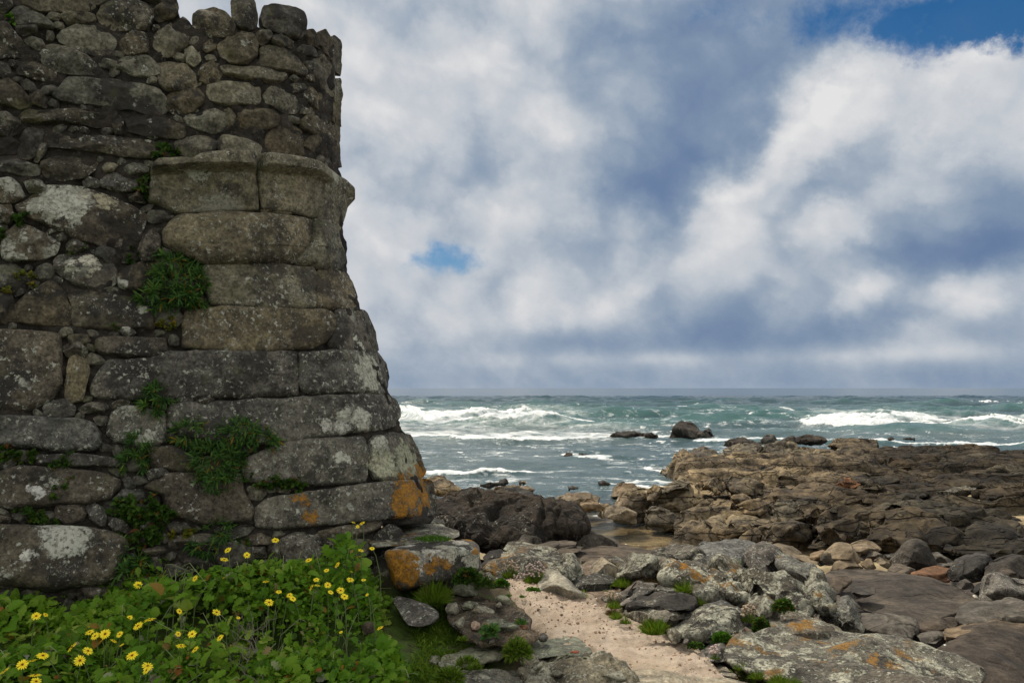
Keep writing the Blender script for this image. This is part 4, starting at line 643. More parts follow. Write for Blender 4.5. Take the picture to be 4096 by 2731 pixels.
rk('low_stone', 'long low lichen spotted stone at the edge of the mossy grass', 10, '140,1400 150,1340 200,1290 330,1240 470,1210 640,1185 780,1165 805,1200 790,1270 700,1330 500,1390 330,1420 180,1430', 4.15, 4.6, .12, 'greeny', amp=.02, freq=4, ridge=.4)
rk('rough_stone', 'rough grey stone cut by the lower edge beside the mossy grass', 10, '250,1430 300,1400 480,1430 560,1450 600,1430 660,1470 760,1490 880,1450 960,1500 1000,1560 1000,1700 300,1700', 3.8, 4.25, .13, 'mott', amp=.03, freq=4, ridge=.5, smooth=1.5)
rk('smooth_slab', 'smooth pale green slab where the sand path narrows', 10, '1000,1210 1010,1165 1060,1140 1200,1130 1350,1100 1480,1093 1550,1120 1600,1180 1660,1270 1550,1310 1400,1290 1250,1310 1100,1330 1020,1280', 4.3, 4.75, .12, 'greeny', amp=.012, e=.65)
mt = rk('mottled_rock', 'broken mottled rock with set stones filling the lower edge by the path', 10, '950,1400 1000,1340 1100,1310 1300,1280 1400,1250 1560,1300 1700,1275 1850,1320 1960,1380 2020,1450 2080,1700 1000,1700 960,1500', 3.75, 4.42, .13, 'mott', sub=6, amp=.05, freq=4.5, ridge=.6, smooth=1.5, e=.65)
for s, Y, m in (('1230,1480 1280,1430 1350,1440 1380,1480 1340,1510 1260,1505', 3.95, 'mott'), ('1450,1490 1520,1410 1600,1390 1690,1390 1670,1480 1600,1530 1490,1530', 3.97, 'greeny'), ('1050,1470 1120,1420 1300,1340 1400,1255 1445,1280 1350,1360 1200,1440 1100,1495', 4.12, 'greeny'), ('1740,1500 1800,1470 1950,1460 2000,1520 1900,1545 1760,1545', 3.9, 'mott'), ('1560,1310 1650,1290 1780,1290 1900,1340 1800,1360 1650,1345', 4.2, 'greeny')):
    child(mt, 'embedded_stone', 10, s, Y, Y+.05, .07, m, amp=.012, freq=6, ridge=.5)
child(mt, 'brick_shard', 10, '1438,1262 1470,1243 1522,1243 1537,1265 1500,1273', 4.2, 4.22, .03, 'brick', amp=.002)
for lab, tl, s, Y, T, m in (('small pale stone between the flowers and the low stone', 10, '5,1350 60,1305 140,1298 152,1330 130,1405 70,1425 15,1390', 4.3, .09, 'mott'), ('small grey stone half hidden at the foot of the flower bed', 5, '160,1385 230,1340 268,1370 240,1435 180,1445', 4.15, .07, 'grey'), ('white tipped stone wedged against the fallen block', 10, '575,530 600,480 640,470 690,550 692,605 640,615 590,575', 5.75, .14, 'lich'),
        ('small dark stone among the thrift by the fallen block', 10, '690,525 750,500 790,488 855,555 800,575 730,555', 6.1, .1, 'blackl'), ('tiny grey stone on the sand beside the smooth slab', 10, '1145,1095 1180,1080 1212,1110 1190,1140 1150,1135', 4.45, .05, 'grey'), ('brown stone with moss against the flower bed edge', 4, '2120,740 2150,715 2190,720 2200,770 2150,790', 4.3, .08, 'browng')):
    rk('small_stone', lab, tl, s, Y, Y+.08, T, m, sub=4, amp=.012, freq=4, cat='stone')
rk('flat_stone', 'flat grey stone at the upper end of the sand path', 10, '680,625 760,590 900,545 960,543 1010,580 1025,625 950,658 800,662', 5.75, 6.2, .10, 'grey', amp=.012)
# --- between the block and the sea
rk('lichen_rock', 'big lichen covered rock with orange spots behind the thrift flowers', 10, '600,450 640,395 700,360 760,330 775,285 830,270 900,208 1000,213 1180,230 1370,280 1430,310 1410,430 1300,500 1100,540 900,540 760,520 640,480', 6.2, 6.75, .32, 'lichor', sub=6, amp=.05, ridge=.5, smooth=1.8)
rk('lichen_rock', 'humped pale rock touching the right end of the big orange spotted rock', 10, '1320,350 1400,283 1480,288 1545,350 1570,490 1500,530 1420,490', 6.4, 6.65, .25, 'lich', amp=.03, ridge=.4)
rk('lichen_rock', 'small lichen lump leaning on the pale triangular boulder', 10, '1230,390 1300,358 1400,343 1440,370 1460,440 1505,490 1480,550 1380,540 1280,460', 6.1, 6.25, .2, 'lich', amp=.03, ridge=.4)
rk('triangular_boulder', 'pale triangular boulder standing at the top of the sand path', 10, '1085,630 1115,560 1180,470 1230,405 1300,418 1400,495 1450,555 1520,640 1610,710 1625,755 1500,775 1440,772 1340,715 1200,695 1100,665', 5.65, 5.95, .24, 'pale', sub=6, amp=.03, ridge=.6, smooth=1.3)
rk('black_rock', 'black rock with white specks between the triangular boulder and the ridge', 10, '1440,530 1500,503 1560,508 1640,478 1740,475 1880,525 1890,620 1800,675 1700,690 1580,660 1480,640', 5.95, 6.3, .25, 'blackl', amp=.04, ridge=.6)
rk('pale_boulder', 'rounded pale streaked boulder behind the black rock', 10, '1635,450 1660,390 1760,308 1850,370 1925,420 1905,510 1860,530 1740,510 1650,510', 6.5, 6.75, .25, 'pale', amp=.02)
rk('lichen_rock', 'white topped rock tucked behind the rounded pale boulder', 10, '1780,315 1900,305 1985,350 1940,430 1850,380', 6.8, 7.0, .2, 'lich', amp=.02)
rk('thin_stone', 'thin lichened stone lying on top behind the big orange spotted rock', 10, '780,240 830,157 900,160 1100,188 1310,232 1310,255 1180,245 900,240 820,280', 7.2, 7.5, .12, 'lichor', amp=.015)
rk('dark_stone', 'dark rounded stone just beyond the fallen block', 10, '570,310 640,250 750,233 805,260 770,310 700,345 590,370', 7.3, 7.7, .22, 'dark', amp=.015)
rk('dark_stone', 'low brown stone in the gap beyond the fallen block', 10, '545,410 620,348 720,338 765,330 690,380 620,420 570,440', 6.8, 7.2, .15, 'dark', amp=.015)
rk('flat_rock', 'wide flat brown rock between the orange rock and the tide pool', 10, '1400,320 1520,240 1660,190 1830,168 1980,198 2200,238 2420,295 2400,350 1980,360 1700,350 1500,380', 7.6, 9.6, .25, 'browng', sub=6, amp=.03, ridge=.3, strat=.05)
rk('flat_rock', 'narrow flat rock with a dark edge below the flat brown rock', 10, '1290,255 1400,208 1590,208 1530,262 1400,300', 7.8, 8.3, .15, 'browng', amp=.02)
rk('flat_rock', 'long low brown rock in front of the small domed boulder', 10, '1110,210 1250,158 1400,148 1505,170 1490,210 1350,245 1200,235', 8.0, 8.6, .2, 'browng', amp=.02)
rk('flat_rock', 'worn brown rock beside the rounded pale boulder', 10, '1530,420 1600,360 1720,320 1780,320 1680,430 1580,490', 7.0, 7.6, .15, 'browng', amp=.02)
rk('domed_boulder', 'small domed brown boulder resting before the big dark boulder', 7, '910,1220 930,1180 1000,1140 1080,1128 1150,1150 1203,1190 1205,1230 1100,1255 920,1262', 8.5, 8.8, .3, 'browng', amp=.015)
rk('split_boulder', 'wedge shaped brown boulder beside the tide pool', 7, '1225,1170 1280,1118 1350,1073 1400,1060 1480,1090 1600,1140 1700,1180 1780,1228 1700,1260 1500,1255 1350,1225', 8.9, 9.8, .5, 'browng', sub=6, amp=.04, ridge=.5, crk=.05, crs=1.3)
rk('dark_boulder', 'huge dark pitted boulder just beyond the wall corner', 7, '415,1030 435,960 500,930 540,888 640,853 760,848 850,878 920,873 1000,903 1060,923 1120,948 1250,933 1350,938 1420,958 1480,998 1508,1050 1520,1110 1440,1150 1300,1210 1200,1260 1000,1270 850,1275 700,1230 600,1180 480,1100', 9.0, 10.2, .75, 'boulder', sub=7, amp=.075, freq=1.0, ridge=.3, grooves=1.1, smooth=1.5, e=.58, fac=0, ky=.55)
rk('humped_boulder', 'smooth brown hump rising behind the huge dark boulder', 7, '850,880 930,823 1010,811 1060,823 1130,858 1260,940 1200,980 1000,960 900,930', 11, 11.6, .7, 'dark', amp=.05, ridge=.3)
rk('boulder', 'rounded lobe at the foot of the huge dark boulder', 7, '725,1190 790,1138 870,1128 925,1190 890,1265 770,1262', 8.75, 8.9, .3, 'dark', amp=.03, ridge=.4)
rk('boulder', 'brown lump between the huge dark boulder and the wedge shaped boulder', 7, '1060,1125 1130,1068 1220,1078 1262,1140 1200,1200 1100,1190', 8.95, 9.1, .3, 'dark', amp=.03, ridge=.4)
# --- the lichened ridge across the middle
for nm, lab, s, Yb, Yt, T, m, kw in (
 ('grey_rock', 'narrow grey rock tapering toward the tide pool', '490,250 560,205 740,165 770,190 640,250 560,285', 7.2, 7.6, .15, 'grey', {}), ('grey_rock', 'round speckled rock at the upper end of the lichen ridge', '600,280 640,228 760,188 850,198 920,238 965,275 900,340 840,350 720,330 640,310', 6.9, 7.25, .22, 'greyl', {}),
 ('flat_topped_rock', 'flat topped dark grey rock with a straight cleft behind the ridge', '870,215 960,150 1150,146 1250,143 1400,153 1478,163 1420,235 1320,330 1240,320 1050,270 950,260', 7.3, 8.3, .22, 'grey', dict(sub=6, amp=.02, e=.6)), ('grey_rock', 'grey shelf under the flat topped rock with a grass tuft beside it', '950,262 1060,268 1310,308 1300,400 1160,380 1060,355 970,310', 6.9, 7.2, .15, 'grey', {}), ('grey_rock', 'small grey lump in front of the flat topped rock', '835,335 880,298 960,288 1060,328 1095,360 1050,410 930,410 860,380', 6.75, 6.95, .15, 'greyl', {}),
 ('grey_boulder', 'large smooth grey boulder beside the straight cleft', '1285,400 1310,330 1420,230 1480,168 1540,173 1640,238 1700,330 1760,430 1810,530 1700,530 1560,510 1400,450', 6.9, 7.6, .35, 'grey', dict(sub=6, amp=.03)), ('sloping_rock', 'grey rock sloping down with pale lichen on its far flank', '1600,300 1650,248 1760,298 1900,368 2010,428 2095,500 2150,600 2080,625 1930,610 1850,540 1750,450', 6.6, 7.4, .3, 'greyl', dict(sub=6, amp=.03)), ('lichen_rock', 'pale crusted end of the sloping grey rock above the brown slab', '1912,470 2000,418 2080,458 2112,510 2138,605 2060,630 1940,615 1912,540', 6.4, 6.7, .22, 'lich', {}),
 ('lichen_boulder', 'bulging white crusted boulder beside the black rock', '130,520 150,430 220,338 300,298 420,268 480,298 600,318 625,350 545,385 525,480 420,510 280,510 180,545 135,580', 6.2, 6.6, .3, 'lich', dict(sub=6, amp=.04, ridge=.4)), ('lichen_rock', 'small crusted cap on the bulging white boulder', '455,305 520,268 600,268 665,300 640,340 560,335', 6.6, 6.8, .12, 'lich', {}),
 ('orange_ridge', 'long lichen rock with a vivid orange streak along its crest', '520,420 550,343 640,338 740,368 900,398 1000,408 1150,428 1300,478 1365,540 1400,650 1385,735 1250,700 1100,620 950,560 800,520 700,560 600,530 535,490', 5.75, 6.3, .28, 'crest', dict(sub=6, amp=.05, ridge=.5)), ('lichen_rock', 'low lichen rock lying behind the orange streaked crest', '630,355 700,328 800,328 900,373 920,410 800,410 700,385', 6.4, 6.6, .15, 'lichor', {}),
 ('lichen_ridge', 'long yellowish white lichen rock running down to the brown slab', '1048,410 1110,348 1180,348 1300,398 1420,438 1560,498 1720,548 1850,618 1900,720 1962,800 1980,880 1850,850 1750,800 1650,745 1500,665 1380,600 1310,520 1190,460', 5.4, 6.35, .3, 'lich', dict(sub=6, amp=.05, ridge=.5)), ('lichen_rock', 'upright lichen wedge leaning on the long yellowish rock', '1405,670 1470,593 1560,638 1640,740 1685,820 1600,870 1480,890 1412,790', 5.3, 5.6, .2, 'lich', dict(amp=.03, ridge=.4)),
 ('lens_rock', 'lens shaped lichen rock hanging under the orange streaked crest', '820,570 900,523 1000,558 1100,608 1165,680 1145,738 1050,752 950,715 865,655', 5.55, 5.75, .16, 'lich', dict(amp=.02)), ('lichen_rock', 'pale pointed lichen rock at the lower end of the ridge', '1730,560 1800,533 1880,568 1925,640 1905,700 1830,660', 5.9, 6.1, .18, 'lichor', {}), ('lichen_boulder', 'knobbly lichen boulder above the green pool', '1895,700 1920,638 2000,598 2110,593 2150,638 2185,690 2200,780 2140,830 2050,810 1950,780', 5.6, 5.85, .28, 'lich', dict(amp=.04, ridge=.5)),
 ('lichen_boulder', 'last lichen boulder of the ridge with a dark hollow beneath', '2130,820 2200,758 2270,708 2330,698 2390,758 2425,850 2460,1000 2300,1020 2180,950', 5.3, 5.6, .28, 'greyl', dict(amp=.05, ridge=.6)), ('black_rock', 'shadowed rock base under the last lichen boulders', '1890,760 2000,780 2150,800 2250,850 2320,1010 2150,1010 1980,900', 5.5, 5.7, .2, 'blackl', {}), ('small_stone', 'small grey slab standing on edge below the knobbly boulder', '1968,860 2000,798 2060,818 2113,900 2105,940 2020,910', 5.3, 5.4, .1, 'grey', dict(sub=4)),
 ('grey_ridge', 'low smooth grey ridge behind the big front lichen slab', '1545,900 1620,838 1760,828 1850,858 1960,858 2100,918 2260,1000 2260,1050 2000,1060 1800,1050 1590,1030', 4.85, 5.3, .2, 'greyl', dict(sub=6, amp=.03, ridge=.3)), ('lichen_rock', 'crusted lichen rock at the sand edge with a grass tuft beside it', '612,940 700,880 850,848 1000,833 1150,838 1250,868 1335,960 1350,1020 1300,1085 1150,1105 900,1095 760,1105 670,1060 630,1000', 4.72, 5.2, .2, 'lich', dict(sub=6, amp=.04, ridge=.5)),
 ('small_stone', 'pale wedge stone on the sand before the crusted lichen rock', '635,990 690,978 750,1030 758,1085 700,1100 655,1060', 4.65, 4.72, .08, 'mott', dict(sub=4, amp=.01)), ('small_stone', 'small round brown stone beside the green shrub', '1328,985 1370,953 1425,980 1445,1025 1390,1050 1335,1030', 4.8, 4.9, .09, 'browng', dict(sub=4, amp=.008)), ('small_stone', 'little grey stone lying on the sand near the dwarf plants', '775,1105 800,1065 830,1070 825,1110 790,1120', 4.6, 4.65, .04, 'grey', dict(sub=4, amp=.004)), ('grey_rock', 'long grey rock with a folded edge at the sand', '225,800 260,743 400,738 520,768 700,788 835,808 825,860 700,900 600,935 450,880 330,860 235,850', 5.0, 5.35, .14, 'greyl', dict(amp=.03, ridge=.5)),
 ('dark_mound', 'dark low rock mound under the ridge beside the slanted grey layers', '235,780 300,698 420,648 560,608 680,598 760,638 860,678 915,750 870,810 700,820 550,800 420,770 300,780', 5.2, 5.8, .2, 'dark', dict(amp=.03, ridge=.4)), ('layered_rock', 'upper of the slanted grey rock layers at the sand edge', '0,670 120,638 260,598 340,538 400,526 412,560 300,655 180,740 60,720', 5.6, 6.0, .1, 'grey', dict(amp=.02, ridge=.4)), ('layered_rock', 'lower of the slanted grey rock layers at the sand edge', '165,730 300,648 420,558 540,543 575,560 440,640 300,740 190,780', 5.4, 5.85, .1, 'grey', dict(amp=.02, ridge=.4)), ('grey_rock', 'small pale ridge stone between the slanted layers and the crest', '490,610 560,563 700,588 725,650 600,630', 5.6, 5.8, .1, 'greyl', dict(amp=.02)),
 ('grey_rock', 'small pointed grey rock under the lens shaped rock', '835,840 900,768 980,788 1065,835 1000,865 900,870', 5.05, 5.2, .1, 'grey', dict(amp=.015)), ('grey_rock', 'grey hollow rock between the lens shaped rock and the shrub', '960,750 1150,718 1300,778 1385,860 1375,950 1250,890 1100,870 1000,830', 5.1, 5.5, .15, 'grey', dict(amp=.03, ridge=.3)),
 ('pale_slab', 'flat whitish slab lying level in the sand', '725,1245 800,1222 1000,1248 1180,1318 1310,1440 1200,1415 1000,1385 850,1355 750,1315', 4.2, 4.7, .05, 'pale', dict(amp=.006, e=.6)), ('grey_slab', 'grey slab partly buried beside the big front lichen slab', '940,1190 1090,1103 1195,1108 1165,1180 1210,1270 1100,1290 950,1260', 4.45, 4.75, .08, 'grey', dict(amp=.008, e=.6)), ('buried_slab', 'pale buried slab along the lower edge of the sand', '-100,1390 150,1358 400,1358 700,1398 1000,1428 1250,1448 1420,1485 1420,1640 -100,1640', 3.8, 4.25, .08, 'pale', dict(amp=.015, e=.6))):
    kw = dict(kw); kw.setdefault('amp', .025); kw.setdefault('fac', 4); kw['amp'] *= 2.0; kw.setdefault('freq', 2.6); kw.setdefault('ridge', .4); T = T*1.35; rk(nm, lab, 11, s, Yb, Yt, T, m, **kw)
rk('lichen_slab', 'big flat front slab crusted with yellow white and orange lichen', 6, '465,1090 520,1040 700,998 850,973 1000,978 1200,968 1400,988 1600,1028 1800,1088 1950,1148 2062,1208 2085,1280 2060,1430 1300,1430 900,1350 700,1270 560,1200 475,1160', 3.85, 4.8, .2, 'lichor', sub=7, amp=.045, ridge=.4, e=.6, smooth=1.5)
rk('lichen_slab', 'lower grey lobe in front of the big flat slab', 6, '1300,1330 1350,1240 1450,1218 1600,1208 1800,1248 1950,1258 2065,1310 2065,1450 1300,1450', 3.75, 4.1, .18, 'greyl', amp=.03, ridge=.3)
# --- smooth brown bedrock at the lower side of the shore
for nm, lab, s, Yb, Yt, T, m, kw in (
 ('brown_slab', 'broad smooth brown slab sloping down from the boulder beach', '190,630 300,590 480,588 620,588 850,618 1060,658 1200,688 1350,738 1480,798 1570,850 1600,910 1400,950 1300,990 1200,1040 1050,1090 980,1130 700,990 560,960 450,900 340,850 340,760 240,730', 6.9, 9.7, .32, 'brown', dict(sub=6, amp=.05, freq=1.3, e=.6)), ('brown_slab', 'smooth brown slab filling the lower corner beside the lichen slab', '1140,1270 1250,1148 1500,1088 1660,1058 1800,1008 2000,988 2150,1100 2150,1700 1400,1700 1280,1420', 5.1, 6.9, .35, 'brown', dict(sub=6, amp=.05, freq=1.3, e=.6)),
 ('brown_ledge', 'rounded brown lip overhanging the small pothole ledge', '985,1100 1050,1058 1200,1008 1330,998 1375,1050 1340,1090 1220,1115 1100,1145 1005,1145', 6.75, 7.0, .2, 'brown', dict(amp=.03)), ('brown_ledge', 'wavy brown rock step between the two smooth slabs', '1370,910 1600,878 1750,863 1800,838 1850,850 2060,878 2060,1020 1800,1030 1600,1060 1400,1075 1340,1000', 6.6, 7.5, .3, 'brown', dict(amp=.05, ridge=.4)), ('pothole_ledge', 'tan ledge with a round pothole below the broad slab', '520,1010 560,968 660,938 760,998 1000,1038 990,1145 940,1190 700,1150 540,1110', 6.2, 7.0, .18, 'browng', dict(amp=.05, ridge=.5)), ('brown_ledge', 'small smooth tan ledge under the rounded lip', '990,1150 1100,1128 1235,1118 1225,1180 1160,1230 1040,1220', 6.2, 6.5, .12, 'browng', {}), ('brown_ledge', 'thin tan stone plate lying between the brown slabs', '1220,1110 1400,1058 1660,1053 1580,1095 1425,1150 1380,1185 1240,1185', 6.2, 6.6, .1, 'tan', {}), ('brown_ledge', 'brown knuckle of rock beside the green pool', '220,790 300,658 400,648 445,690 370,750 355,820 250,810', 7.9, 8.4, .2, 'brown', {}), ('brown_ledge', 'pair of rounded brown bumps in the broad slab', '440,800 480,745 560,738 640,760 650,800 560,830 480,840', 7.6, 7.9, .2, 'brown', {}),
 ('tan_boulder', 'large tan boulder at the front of the boulder beach', '195,460 300,358 380,358 430,373 480,440 520,530 430,545 330,535 270,505', 10.8, 11.1, .45, 'tan', dict(amp=.03)), ('tan_boulder', 'tan boulder lying behind the large tan boulder', '425,375 500,343 560,333 620,358 695,420 650,455 540,475 470,440', 11.6, 11.9, .4, 'tan', dict(amp=.03)), ('peaked_boulder', 'tall dark peaked boulder under the cracked ledge', '775,520 830,458 880,388 950,358 1010,348 1060,368 1100,420 1145,500 1180,590 1100,615 950,615 830,590 780,555', 10.5, 10.8, .5, 'dark', dict(amp=.05, ridge=.3)),
 ('boulder', 'smaller brown boulder behind the tall peaked one', '1110,455 1180,437 1240,478 1320,525 1250,555 1160,540', 11.3, 11.6, .3, 'browng', {}), ('boulder', 'squat dark boulder with a hole in its side', '1250,620 1330,518 1420,478 1530,443 1620,458 1655,520 1610,610 1570,700 1450,705 1290,690', 9.7, 10.1, .5, 'dark', dict(amp=.05)), ('boulder', 'rusty topped boulder with a dark cavity at the picture edge', '1575,580 1630,518 1700,488 1830,472 1990,490 2050,660 1900,670 1750,650 1650,660 1580,680', 9.3, 9.7, .5, 'dark', dict(amp=.05, ridge=.4)), ('boulder', 'big grey angular boulder before the rusty topped one', '1548,860 1570,755 1600,668 1680,628 1780,638 1900,678 2010,720 2010,890 1800,890 1600,885', 8.0, 8.4, .5, 'grey', dict(amp=.06, ridge=.5, sub=6)),
 ('boulder', 'brown stone wedged between the rusty and the grey boulder', '1685,625 1740,578 1800,588 1880,640 1890,690 1760,660', 8.9, 9.1, .25, 'browng', {}), ('boulder', 'mossy brown stone in the shade of the squat boulder', '1335,730 1370,688 1420,673 1480,708 1510,745 1420,765 1345,755', 8.9, 9.1, .2, 'browng', {}), ('boulder', 'small dark stone wedged behind the grey angular boulder', '1460,780 1530,718 1610,690 1600,820 1550,830', 8.8, 9, .2, 'dark', {}), ('boulder', 'brown stone behind the tan boulders at the ledge foot', '510,485 560,438 640,428 725,480 725,520 620,525 515,515', 11.3, 11.6, .25, 'browng', {}), ('boulder', 'flat tan stone in front of the large tan boulder', '255,595 300,528 370,508 450,513 550,575 480,610 330,610', 10.3, 10.6, .25, 'tan', {}),
 ('boulder', 'upright tan stone between the flat stone and the slanted one', '520,550 570,503 610,508 658,585 590,605', 10.4, 10.6, .18, 'tan', {}), ('boulder', 'slanted bar shaped stone before the peaked boulder', '632,505 680,483 800,565 775,600 690,560', 10.4, 10.6, .15, 'tan', {}), ('boulder', 'low rough brown stone at the foot of the peaked boulder', '750,615 800,553 870,553 990,595 965,635 840,630', 10.0, 10.3, .22, 'browng', {}), ('boulder', 'reddish layered stone between the peaked and squat boulders', '950,640 1060,598 1180,573 1278,600 1280,700 1180,690', 9.7, 10.1, .25, 'ruddy', dict(strat=.05)), ('boulder', 'small pale brown stone left of the tan boulders', '80,460 200,438 245,470 160,525 85,505', 11.2, 11.5, .2, 'tan', {}), ('boulder', 'cracked round tan stone touching the large tan boulder', '148,535 190,458 240,448 335,505 315,545 250,565 165,560', 10.7, 10.9, .25, 'tanc', {}), ('boulder', 'flat yellowish stone plate near the pool end', '-40,485 100,488 210,545 100,560', 10.9, 11.5, .12, 'tan', {}), ('boulder', 'grey flat stone beside the squat dark boulder', '1170,545 1310,528 1340,575 1260,605 1190,590', 10.3, 10.6, .18, 'grey', {}), ('boulder', 'thin brown stone under the cracked ledge shadow', '690,465 820,448 840,495 760,510', 11.8, 12, .18, 'dark', {})):
    kw = dict(kw); kw.setdefault('amp', .025); rk(nm, lab, 12, s, Yb, Yt, T, m, **kw)
rk('boulder', 'long rounded tan boulder at the foot of the cracked ledge', 8, '820,1010 900,988 990,1008 1050,1050 1000,1080 900,1060', 12.8, 13.2, .35, 'tan', amp=.02)
rk('boulder', 'flat tan stone below the long rounded boulder', 8, '965,1065 1050,1055 1150,1085 1160,1110 1050,1105', 11.6, 12, .2, 'tan', amp=.02)
rk('white_shell', 'white shell lying on the broad smooth brown slab', 12, '1478,818 1490,808 1515,818 1534,840 1525,848 1495,838', 7.55, 7.6, .03, 'shell', sub=3, amp=.001, fac=0, cat='shell')
rk('white_shell', 'pale grey shell on the lower smooth slab near the lichen slab', 12, '1228,1238 1240,1230 1270,1248 1296,1270 1285,1280 1250,1262', 5.9, 5.95, .025, 'shell', sub=3, amp=.001, fac=0, cat='shell')
# --- front ledge of the headland
for lab, s, Yb, Yt, T, m, kw in (
 ('tan cracked end of the ledge beside the tide pool', '300,890 340,788 420,763 560,768 640,798 580,870 555,985 450,990 350,978 300,935', 17.2, 17.9, .6, 'tanc', dict(sub=6)), ('long tan course of jointed blocks above the tide pool', '535,905 640,858 860,878 940,885 940,1020 800,1010 560,998', 16.2, 16.5, .5, 'tanc', dict(sub=6)), ('flat layered top above the jointed blocks', '440,885 560,828 700,788 860,828 1010,860 900,900 700,900 560,915', 16.4, 18, .4, 'tanc', dict(sub=6, strat=.1)), ('brown jointed block step in the middle of the ledge', '790,895 1000,868 1115,873 1130,930 1120,1030 1000,1040 850,1015', 15.1, 15.4, .6, 'darkc', dict(sub=6)), ('tilted brown slab lying below the domed ledge', '1070,1020 1130,918 1240,953 1310,995 1240,1040', 14.6, 15, .4, 'darkc', {}),
 ('domed dark ledge full of cracks in the middle of the headland', '1120,910 1160,828 1260,768 1400,758 1520,798 1570,860 1440,980 1300,1005 1230,970 1145,945', 14.6, 15.6, .8, 'darkc', dict(sub=6)), ('broad dark ledge with square joints above the boulder beach', '1380,985 1440,848 1560,798 1700,778 1900,848 2020,930 1900,1040 1600,1040 1400,1015', 14.0, 15.4, .8, 'darkc', dict(sub=6)), ('long sloping dark ledge crossing behind the broad ledge', '1480,790 1650,718 1900,748 2150,808 2270,830 2120,920 1950,910 1800,840 1650,810', 15.6, 17.2, .6, 'darkc', dict(sub=6, strat=.12)), ('dark ledge running out at the picture edge', '1860,1030 2000,918 2200,838 2380,870 2450,1100 2200,1100 1980,1060', 13.3, 14.6, .8, 'darkc', dict(sub=6))):
    kw = dict(kw); rk('rock_ledge', lab, 8, s, Yb, Yt, T, m, cat='ledge', amp=.10, freq=.8, ridge=.4, crk=.12, crs=.8, cst=(1, 1, 2.0), e=.48, ky=.5, smooth=1.2, fac=3, bed=.05, **kw)
# --- rounded rocks of the headland that stand out from the shelf
sh = bpy.data.objects['rock_shelf']
for s, Y, T, m in (('-60,880 -40,760 10,690 60,660 140,655 220,655 300,620 400,640 430,760 360,900 340,935 200,930 60,900', 20.2, .6, 'tan'), ('130,745 133,668 170,643 212,648 222,700 190,755', 19.9, .4, 'tan'), ('-70,860 20,758 40,700 110,678 145,740 125,815 60,895 -40,880', 19.8, .5, 'tan'), ('105,795 180,743 260,778 325,870 335,920 210,930 125,905', 18.5, .45, 'tanc'), ('235,775 300,678 400,688 490,740 410,790 320,795', 20.0, .5, 'darkc'), ('220,700 260,628 330,610 395,625 385,690 300,685', 19.8, .6, 'dark'),
        ('550,490 590,428 660,408 800,398 825,440 795,510 680,525 575,520', 31, 1.5, 'darkc'), ('780,480 830,408 900,393 1000,418 1090,460 1075,510 950,545 795,555', 30.5, 1.5, 'tanc'), ('385,600 400,538 450,513 505,530 490,600', 28, .9, 'tan'), ('475,550 600,498 740,488 780,510 750,570 620,605 555,585', 28, 1.0, 'tanc'), ('695,615 760,558 860,518 1000,508 1065,498 1080,545 980,570 920,600 800,625', 26.5, 1.1, 'tan'), ('970,610 1000,538 1100,508 1200,518 1250,560 1210,615 1080,625', 26.2, 1.0, 'tanc'),
        ('1190,415 1270,368 1400,366 1485,383 1490,425 1440,465 1300,455', 34, 1.2, 'tan'), ('1070,495 1150,438 1300,428 1440,428 1450,510 1250,535 1150,525', 31, 1.2, 'darkc'), ('1610,478 1720,428 1800,416 1905,448 1890,505 1740,515', 31, 1.2, 'tan'), ('1810,540 1900,488 2050,478 2150,468 2400,488 2400,545 2000,575', 29, 1.2, 'tanc'), ('1510,510 1560,468 1640,478 1780,518 1860,550 1700,585 1530,575', 28, 1.0, 'black'),
        ('880,610 920,568 1010,583 1060,598 1110,622 1000,655 890,650', 23.5, .7, 'dark'), ('1245,640 1290,603 1350,603 1398,640 1345,668 1255,662', 22.6, .5, 'ruddy'), ('1340,610 1420,576 1520,576 1615,608 1640,670 1520,695 1400,665', 22.8, .7, 'black'), ('1392,655 1440,638 1495,660 1485,690 1420,688', 21.4, .3, 'tan'), ('1445,635 1480,621 1538,655 1515,680', 21.6, .3, 'tan'),
        ('580,655 620,588 740,598 830,640 810,705 640,705', 21, .8, 'darkc'), ('400,650 520,598 580,592 597,650 570,705 450,690', 20.6, .8, 'dark'), ('630,728 700,698 738,730 685,755', 18.4, .3, 'dark'), ('605,785 700,738 860,712 880,765 830,825 720,815', 17.6, .5, 'browng'), ('845,710 900,638 1050,636 1250,646 1400,676 1450,700 1300,755 1200,785 1100,775 900,755', 19, .8, 'black'), ('815,815 900,728 1000,726 1128,738 1070,855 960,860', 17.5, .6, 'black'), ('960,830 1010,760 1130,740 1240,760 1180,800 1060,860', 17.2, .5, 'black'), ('1280,760 1350,708 1450,702 1510,730 1410,780', 18.3, .5, 'black'),
        ('1790,730 1900,688 2100,738 2380,715 2450,800 2250,850 2000,800', 17.6, .6, 'dark'), ('1830,710 1900,658 2020,638 2085,670 2010,715', 19.4, .4, 'greyl'), ('2050,700 2200,648 2380,636 2450,740 2200,765', 18.8, .6, 'browng'), ('1630,715 1720,678 1805,700 1810,765 1700,755', 18.2, .5, 'dark'), ('1630,675 1850,598 2100,576 2400,586 2400,655 2000,685 1780,715', 22.5, 1.0, 'browng'), ('2120,590 2200,538 2400,542 2450,600 2250,625', 25, .8, 'tan')):
    child(sh, 'rock_outcrop', 8, s, Y, Y+T*1.1, T*1.1, m if m in ('ruddy', 'greyl') else 'tanc', sub=5, amp=.10 if Y < 25 else .14, freq=.9, ridge=.5, crk=.08, crs=1.0, cst=(1, 1, 1.6), e=.50, ky=.55, smooth=1.2, fac=3, bed=.045)
